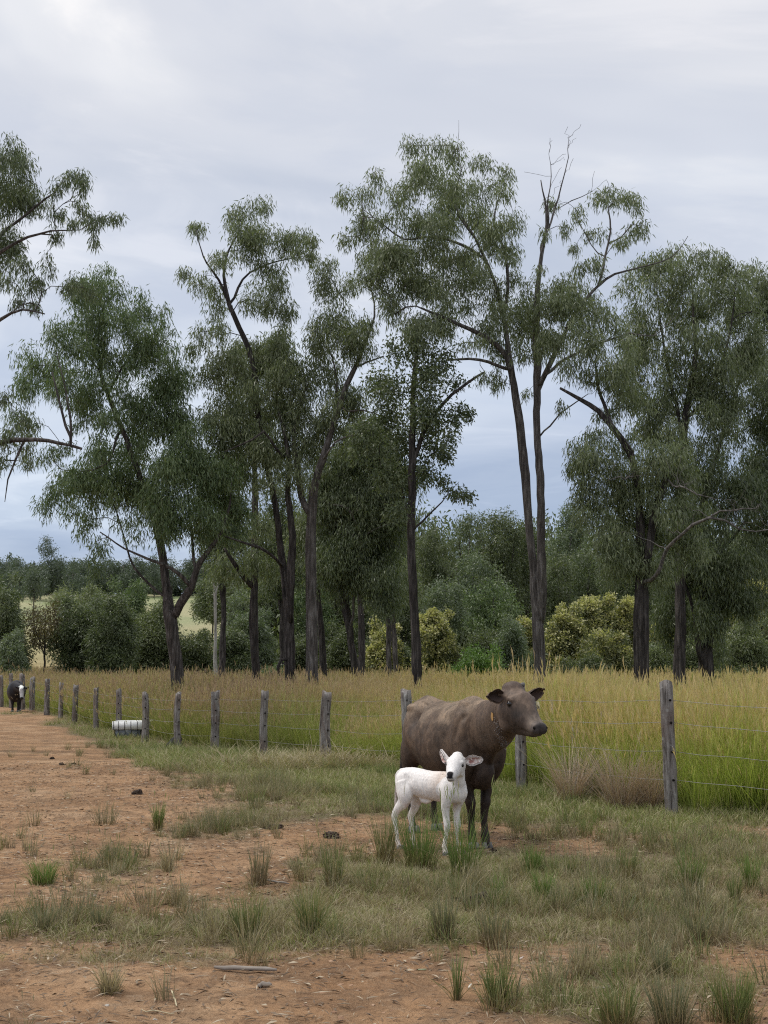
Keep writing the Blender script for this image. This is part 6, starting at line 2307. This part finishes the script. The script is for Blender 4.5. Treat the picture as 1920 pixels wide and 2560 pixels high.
def calf_shape(b, h):
    h = h / (HK * np.array([0.93, 1, 1]))
    n = fbm(b[:, 0] * 14, b[:, 2] * 12 + b[:, 1] * 9, 18, 4) - 0.5
    d = 0.006 * n
    rib = smooth01((b[:, 0] + .42) / .06) * smooth01((-.06 - b[:, 0]) / .05) * smooth01((b[:, 2] - .50) / .05) * smooth01((.70 - b[:, 2]) / .05)
    d += 0.0025 * rib * np.sin((b[:, 0] + .25 * b[:, 2]) * 2 * math.pi / .048)
    d -= 0.014 * np.exp(-(((b[:, 0] + .41) / .045) ** 2 + ((b[:, 2] - .66) / .05) ** 2)) * (np.abs(b[:, 1]) > .04)
    d -= 0.009 * np.exp(-(((b[:, 0] + .045) / .02) ** 2)) * smooth01((b[:, 2] - .46) / .06) * (np.abs(b[:, 1]) > .04)
    inh = (h[:, 0] > .1) & (np.abs(h[:, 1]) < .1) & (np.abs(h[:, 2] + .05) < .1)
    d -= inh * 0.008 * np.exp(-(((h[:, 0] - .246) / .012) ** 2 + ((np.abs(h[:, 1]) - .020) / .008) ** 2 + ((h[:, 2] + .050) / .008) ** 2))
    return d


M['hide_white'] = hide_mat('hide_white', 0.8, 2.0, 0.07)
calf.finish(0.0080, 3, calf_coat, M['hide_white'], calf_shape)
M['hair_white'] = hair_mat('hair_white', 0.88, 1.06)
hair(calf.root, calf.bodyobj, 46000, 0.0085, 0.0028, 2, calf.B @ np.array([-.6, 0, -.8]), calf, M['hair_white'])
calf.eye((.098, .0680, .004), .0150)
m = Mat('pink_inner_ear', 0.8, 0.2)
p = m.coord('Object')
m.color(m.ramp(m.noise(p, 18, 3, 0.6, 1.0), [(0.36, (0.34, 0.17, 0.15)), (0.46, (0.62, 0.50, 0.46)), (0.55, (0.80, 0.75, 0.71))]))
M['inner_pink'] = m.m
CW = (0.80, 0.74, 0.71)
calf.ear((-.017, .070, .026), (-.10, .97, .10), (.97, .10, .10), .155, .100, .28, .04, CW, M['inner_pink'], M['hide_white'])
calf.ear((-.017, -.068, .026), (-.40, -.66, .50), (.45, -.75, -.10), .135, .095, .6, .05, CW, M['inner_pink'], M['hide_white'])
for s, fo, bo in ((1, .02, .03), (-1, -.01, -.03)):
    calf.hoof((.037 + fo, .078 * s, 0.0), .034)
    calf.hoof((-.51 + bo, .072 * s, 0.0), .034)

# ---- black and white young cow far down the track
bl = ground_at(38, 1780)
k = 0.80
bc = Bovine('black_cow', 'black and white cow walking along the fence far down the track at the left edge', 'cow', bl, 14, at(55, 1722, bl[1] - 0.75), 16, 38)


def sc3(rings):
    return [tuple(v_ * k for v_ in r) for r in rings]


bc.body(sc3([(-1.50, 0, 1.08, .08, .12), (-1.42, 0, 1.04, .22, .27), (-1.15, 0, 0.96, .32, .40), (-0.75, 0, 0.89, .40, .47), (-0.38, 0, 0.87, .39, .47), (0.0, 0, 0.91, .33, .44), (0.20, 0, 0.92, .26, .39), (0.34, 0, 0.92, .12, .20)]))
hb = bc.hb
bc.body([(-.05 * k, 0, 1.06 * k, .17 * k, .26 * k), (.15 * k, 0, 1.06 * k, .17 * k, .25 * k), (hb[0] * .7, hb[1] * .6, hb[2] * .5 + .53 * k, .135 * k, .20 * k), (hb[0], hb[1], hb[2] - .02, .11 * k, .15 * k)])
for s in (1, -1):
    o = .08 * s
    bc.body(sc3([(0.05, .15 * s, .80, .09, .14), (0.0 + o, .14 * s, .56, .095, .10), (0.01 + o, .13 * s, .40, .070, .070), (o, .12 * s, .25, .048, .050), (o, .12 * s, .12, .055, .055), (0.02 + o, .12 * s, .03, .056, .06)]), n=14)
    bc.body(sc3([(-1.22, .16 * s, 1.0, .13, .2), (-1.15, .19 * s, .78, .10, .17), (-1.30 - o, .17 * s, .52, .05, .07), (-1.30 - o, .16 * s, .35, .035, .042), (-1.30 - o, .15 * s, .13, .04, .042), (-1.28 - o, .15 * s, .03, .042, .046)]), n=14)
bc.body(sc3([(-1.45, 0, 1.25, .03, .04), (-1.53, 0, 1.05, .025, .025), (-1.52, 0, .6, .02, .02), (-1.5, 0, .45, .03, .03)]), n=8)
bc.head(sc3([(-.075, 0, -.015, .075, .095), (.04, 0, -.012, .118, .160), (.11, 0, -.03, .122, .158), (.26, 0, -.078, .090, .112), (.41, 0, -.118, .078, .08), (.50, 0, -.125, .07, .065), (.515, 0, -.126, .045, .04)]), n=20)
for s in (1, -1):
    bc.hblob((-.03, .09 * s, .05), (.03, .04, .03))


def black_coat(b, h):
    n = fbm(b[:, 0] * 5 + 4, b[:, 1] * 6 + b[:, 2] * 5, 23, 3)
    c = np.tile(np.array([0.014, 0.013, 0.015]), (len(b), 1))
    W_ = np.array([0.74, 0.76, 0.72])
    inh = (h[:, 0] > -.14) & (np.abs(h[:, 1]) < .14) & (np.abs(h[:, 2]) < .24)
    wpatch = inh & (h[:, 2] > .03 - .2 * h[:, 0]) & (h[:, 0] < .13 + .12 * (n - .5)) & (h[:, 1] < .05 + .1 * (n - .5))
    c = np.where(wpatch[:, None], W_, c)
    face = inh & (h[:, 0] >= .11) & (h[:, 2] > -.12) & (np.abs(h[:, 1]) < .075)
    c = np.where(face[:, None], lerp(np.array([0.05, 0.05, 0.052]), np.array([0.34, 0.33, 0.33]), (n - .30) / .2), c)
    c = np.where((inh & (h[:, 0] > .37))[:, None], np.array([0.03, 0.028, 0.028]), c)
    br = (b[:, 0] > .16) & (b[:, 2] < .62) & (b[:, 2] > .44) & (n > .50) & (b[:, 1] < .08)
    c = np.where(br[:, None], np.array([0.42, 0.38, 0.30]), c)
    return c


M['hide_black'] = hide_mat('hide_black', 0.6, 1.0, 0.2)
bc.finish(0.016, 3, black_coat, M['hide_black'])
bc.eye((.095, .090, .012), .018)
bc.ear((-.03, .085, .04), (-.2, .95, -.05), (.9, .2, -.1), .14, .10, .8, .2, (0.016, 0.015, 0.017), M['inner_dark'], M['hide_black'])
bc.ear((-.03, -.085, .04), (-.2, -.95, .10), (.9, -.2, -.1), .14, .10, .8, .2, (0.016, 0.015, 0.017), M['inner_dark'], M['hide_black'])
mb = MB()
p = bc.hw((-.01, .17, -.02))
mb.box(p, (.05, .006, .07))
mb.build('ear_tag', M['tag'], bc.root)
for s in (1, -1):
    bc.hoof(((.05 + .08 * s) * k, .12 * s * k, 0), .055)
    bc.hoof(((-1.26 - .08 * s) * k, .15 * s * k, 0), .05)

# ------------------------------------------------------------ grass tufts one can tell apart
G_T = 'grass tufts standing on the bare paddock'


def tuft(label, px, py, hpx, wpx, mat, n=120, lean=0.05, spread=0.5, stiff=0.4, stalks=0, name='grass_tuft', seed=None, width=0.0048, group=G_T, seeds=0.0, cat='grass tuft'):
    b = ground_at(px, py)
    s = b[1] / FPX
    h = hpx * s * 1.22
    r = wpx * s / 2
    sd_ = seed if seed is not None else int(px * 7 + py)
    parts = [blades(n, 0.45 * h, 1.05 * h, spread * 0.85, lean, width, sd_, stiff, seeds, r * 0.55, 4),
             blades(n // 2, 0.15 * h, 0.55 * h, 1.1, 0.25, width * 0.9, sd_ + 1, 0.6, 0, r * 0.75, 3)]
    if stalks:
        parts.append(blades(stalks, 1.0 * h, 1.45 * h, 0.25, 0.05, width * 0.5, sd_ + 2, 0.3, 0.6, r * 0.5, 4))
    me = blade_mesh(name, parts, max(h, 0.05))
    o = link(name, me, M[mat], None, (float(b[0]), float(b[1]), float(b[2]) - 0.006))
    return tag(o, label, cat, group)


T_ = [
    ('dense dark green upright tuft standing alone on the bare dirt left of centre', 395, 2076, 66, 34, 'tuft_bright', 150, .02, .35),
    ('low round dark green tuft on bare dirt near the left edge', 108, 2212, 62, 86, 'tuft_bright', 190, .1, .7),
    ('tall stiff grey-green tuft left of the middle, at the edge of the dirt', 648, 2220, 96, 70, 'tuft_grey', 130, .02, .3),
    ('tall green tuft between the stiff grey-green one and the calf', 832, 2222, 104, 66, 'tuft', 140, .04, .35),
    ('tall tuft directly left of the calf hind feet', 962, 2172, 124, 70, 'tuft', 170, .04, .35),
    ('big leafy green tuft hiding the calf feet', 1048, 2182, 150, 110, 'tuft_bright', 240, .05, .45),
    ('bright green tuft in front of the calf forefeet and cow hooves', 1158, 2204, 150, 96, 'tuft_bright', 230, .05, .45),
    ('wide tuft of green and straw blades, lower left of centre', 620, 2342, 100, 120, 'tuft', 190, .04, .4),
    ('broad tuft with pale straw stems, right of the wide green and straw tuft', 778, 2342, 120, 90, 'tuft', 180, .03, .4),
    ('grey-green tuft with dry brown base below the dung heap', 1108, 2352, 110, 80, 'tuft_grey', 170, .03, .4),
    ('wide grey tuft right of the brown-based grey-green one', 1238, 2366, 88, 130, 'tuft_grey', 200, .03, .4),
    ('short fresh bright green tuft right of the calf tuft', 1243, 2246, 62, 46, 'tuft_bright', 110, .04, .45),
    ('green tuft on the grass right of the cow hooves', 1332, 2192, 76, 60, 'tuft_bright', 150, .04, .45),
    ('tuft with a straw-coloured base beside the green tuft right of the hooves', 1285, 2194, 52, 60, 'straw', 90, .05, .5),
    ('brown-based tuft midway between the cow hooves and the right edge', 1430, 2196, 56, 50, 'tuft', 120, .04, .45),
    ('dense green tuft right of the brown-based tuft', 1568, 2204, 74, 66, 'tuft', 150, .04, .45),
    ('tall green tuft below the last fence post', 1728, 2224, 92, 70, 'tuft_bright', 170, .04, .45),
    ('dark green tuft at the right edge, level with the calf feet', 1880, 2220, 80, 60, 'tuft_bright', 150, .04, .45),
    ('dark slender tuft beside the right-edge tuft, lower down', 1838, 2268, 78, 34, 'tuft', 110, .02, .35),
    ('bluish green tuft low on the right, below the tall green tuft', 1738, 2290, 90, 80, 'tuft_grey', 150, .05, .5),
    ('pale straw tuft on the worn ground, lower right of centre', 1462, 2436, 74, 70, 'straw', 120, .05, .45),
    ('green tuft with reddish base in the row right of the dung heap', 1360, 2250, 70, 80, 'tuft_bright', 150, .04, .5),
    ('tuft at the right end of the row right of the dung heap', 1490, 2262, 70, 80, 'tuft_bright', 150, .04, .5),
    ('grey tuft beside the pale straw tuft, on its right', 1652, 2438, 78, 60, 'tuft_grey', 130, .03, .4),
    ('dark tuft on the brown soil patch, right side', 1742, 2362, 62, 60, 'tuft_grey', 120, .04, .5),
    ('brown and green tuft rising from the dirt at the bottom, right of centre', 1240, 2512, 100, 84, 'tuft', 170, .04, .4),
    ('slim tall stalky tuft left of the brown and green one at the bottom', 1142, 2504, 110, 30, 'tuft', 46, .03, .25),
    ('small straw tuft in the lower left corner of the dirt', 275, 2492, 70, 70, 'straw', 110, .12, .6),
    ('loose pale tuft on the dirt above the middle left', 540, 2082, 70, 84, 'tuft_grey', 120, .06, .5),
    ('wide sparse tuft of thin blades on the dirt track', 262, 2062, 58, 90, 'tuft_grey', 90, .08, .6),
    ('short tuft with seed stalks at the left edge of the grassy bank', 640, 2028, 60, 60, 'tuft', 110, .05, .5),
    ('tall dry stalks left of the calf against the green bank', 640, 2030, 40, 30, 'straw', 30, .03, .3),
    ('thick dry tussock in the bottom right corner', 1840, 2562, 130, 150, 'tuft', 240, .05, .45),
    ('grey-brown tussock at the bottom edge, left of the corner tussock', 1680, 2566, 120, 140, 'tuft_grey', 230, .05, .45),
    ('low brown tussock at the bottom edge, right of the brown and green tuft', 1545, 2566, 110, 130, 'tuft', 200, .05, .45),
    ('thin grey tuft on the pale grass, lower left', 250, 2318, 60, 70, 'tuft_grey', 120, .06, .5),
    ('small grey tuft with straw on the dirt, left of the middle', 280, 2150, 56, 60, 'tuft_grey', 90, .08, .5),
    ('small tuft of dry blades below the small grey tuft', 420, 2180, 56, 34, 'straw', 60, .06, .5),
    ('scrubby tuft at the left end of the pale grass band', 110, 2330, 64, 70, 'tuft_grey', 110, .06, .5),
]
for k, a in enumerate(T_):
    tuft(a[0], a[1], a[2], a[3], a[4], a[5], a[6], a[7], a[8], seed=3000 + 10 * k, stalks=6 if a[6] > 100 else 2)

# dead brush by the last fence post
for k, (lb, px, py, h, w_, mt, n) in enumerate([
        ('pinkish tan clump of dead grass left of the last fence post', 1560, 2022, 150, 150, 'dead_brush', 420),
        ('grey tangle of dead twigs left of the tan dead clump', 1478, 2000, 130, 110, 'dead_grey', 320),
        ('tan dead grass clump touching the last fence post', 1632, 2026, 130, 70, 'dead_brush', 230),
        ('straw and green clump at the left end of the dead brush', 1425, 2010, 150, 80, 'dead_brush', 220)]):
    tuft(lb, px, py, h, w_, mt, n, 0.1, 0.85, 0.5, 8, 'dead_clump', 4000 + 10 * k, 0.006, 'dead clumps by the last fence post', cat='dead grass')
# the flattened pale patch behind the fence
x = -1.15 + rng.normal(0, 0.7, 240)
y = 20.6 + rng.normal(0, 0.4, 240)
p_, r_, s_, i_ = inst(x, y, 1.6, 3.2, 5, 0.2)
scatter('flattened_straw', p_, r_, s_, i_, [(blade_mesh('straw_source', [blades(20, 0.05, 0.12, 1.6, 0.6, 0.005, 340 + k, 0.8, 0.0, 0.12, 2)], 0.12), M['straw']) for k in range(5)])

# ------------------------------------------------------------ dung, sticks, leaves
m = Mat('dung', 0.85, 0.2)
m.color(m.ramp(m.noise(m.coord('Object'), 40, 4), [(0.35, (0.020, 0.015, 0.012)), (0.65, (0.085, 0.060, 0.045))]))
m.bump(m.noise(m.coord('Object'), 60, 3), 0.8, 0.01)
G_D = 'cow pats on the paddock'
for k, (lb, px, py, wpx, hpx) in enumerate([
        ('crumbly dark cow pat in the grass below the calf', 1197, 2268, 44, 17), ('smaller dark dung lump left of the crumbly pat', 1148, 2264, 30, 10),
        ('flat dark cow pat on the dirt left of the calf', 828, 2094, 34, 6), ('broken dung strip on the dirt, left of the flat pat', 680, 2076, 34, 5),
        ('dark cow pat alone on the dirt track', 343, 1986, 19, 6), ('pair of dung clods on the dirt right of the upright tuft', 597, 2068, 8, 5),
        ('dark pat farther up the track, left of a cluster', 130, 1897, 9, 3), ('dark pat farther up the track, right of a cluster', 185, 1911, 8, 3), ('largest pat of the far cluster on the track', 155, 1912, 12, 3),
        ('small dung lump below the row of tufts right of the cow hooves', 1232, 2131, 14, 5), ('dark dung lump in front of the big leafy tuft', 1105, 2214, 14, 7), ('flat dung smear on the worn soil to the right', 1420, 2270, 70, 6)]):
    b = ground_at(px, py)
    s = b[1] / FPX
    lump('cow_pat', (b[0], b[1], b[2] + 0.004), (wpx * s * 0.62, wpx * s * 0.7, hpx * s * 1.5), 40 + k, m.m, lb, 'dung', 4, 0.62, G_D)

def stick(name, lb, p0, p1, r, mat, cat, seed):
    g = np.random.default_rng(seed)
    a, b = ground_at(*p0), ground_at(*p1)
    n = 7
    P = [a * (1 - t) + b * t + np.array([0, g.normal(0, .006), r * 0.8 + 0.006 + g.normal(0, .002)]) for t in np.linspace(0, 1, n)]
    P = np.array(P) - a
    mb = MB()
    mb.tube(P, np.array([r * 0.6, r, r * 1.05, r, r * 0.9, r * 1.0, r * 0.5]), 8, True, 0.2, seed)
    return tag(mb.build(name, mat, None, True, [float(v_) for v_ in a]), lb, cat)


stick('stick', 'grey weathered stick lying across the dirt at the bottom left', (535, 2428), (692, 2432), 0.013, M['old_log'], 'stick', 1)
stick('stick', 'short dark piece of bark right below the long grey stick', (645, 2474), (678, 2477), 0.012, M['old_log'], 'stick', 2)
stick('stick', 'thin pale stick on the dirt in the bottom right', (1488, 2470), (1536, 2473), 0.006, M['old_log'], 'stick', 3)
stick('stick', 'dark stick lying behind the stiff grey-green tuft', (640, 2210), (722, 2220), 0.007, M['old_log'], 'stick', 4)
m = Mat('dry_straw', 0.7, 0.2)
m.color((0.50, 0.43, 0.28))
stick('straw_stalk', 'pale bent straw stalk lying on the bare dirt at the bottom', (428, 2484), (442, 2526), 0.004, m.m, 'straw', 5)
stick('straw_stalk', 'long pale straw lying flat near the bottom edge', (352, 2536), (436, 2538), 0.003, m.m, 'straw', 6)


def leaf_on_ground(lb, px, py, ln, wd, ang, col, name='fallen_leaf'):
    b = ground_at(px, py)
    mm = Mat(name, 0.6, 0.3)
    mm.color(col)
    V = []
    for t in np.linspace(0, 1, 7):
        w_ = wd * math.sin(math.pi * min(1, t * 0.94 + 0.05)) ** 0.8 / 2
        z = 0.012 + 0.016 * t
        for v_ in (-1, 0, 1):
            V.append((math.cos(ang) * (t - .5) * ln - math.sin(ang) * w_ * v_, math.sin(ang) * (t - .5) * ln + math.cos(ang) * w_ * v_, z + 0.006 * abs(v_)))
    V = np.array(V)
    V = np.vstack([V, V - np.array([0, 0, .002])])
    Q = []
    for i in range(6):
        for j in range(2):
            a = i * 3 + j
            Q += [(a, a + 1, a + 4, a + 3), (21 + a + 3, 21 + a + 4, 21 + a + 1, 21 + a)]
    for i in range(6):
        Q += [(i * 3, i * 3 + 3, 24 + i * 3, 21 + i * 3), (i * 3 + 5, i * 3 + 2, 23 + i * 3, 26 + i * 3)]
    mb = MB()
    mb.add(V, Q)
    return tag(mb.build(name, mm.m, None, True, [float(q) for q in b]), lb, 'leaf')


leaf_on_ground('pale green gum leaf lying on the dirt near the bottom centre', 1053, 2442, 0.085, 0.020, -0.9, (0.36, 0.42, 0.27))
leaf_on_ground('small whitish dry leaf below the pale green gum leaf', 1175, 2482, 0.030, 0.012, 0.9, (0.55, 0.52, 0.44))
leaf_on_ground('pinkish grey dry leaf at the edge of the grass, lower right of centre', 1303, 2402, 0.030, 0.022, 0.3, (0.45, 0.38, 0.34))
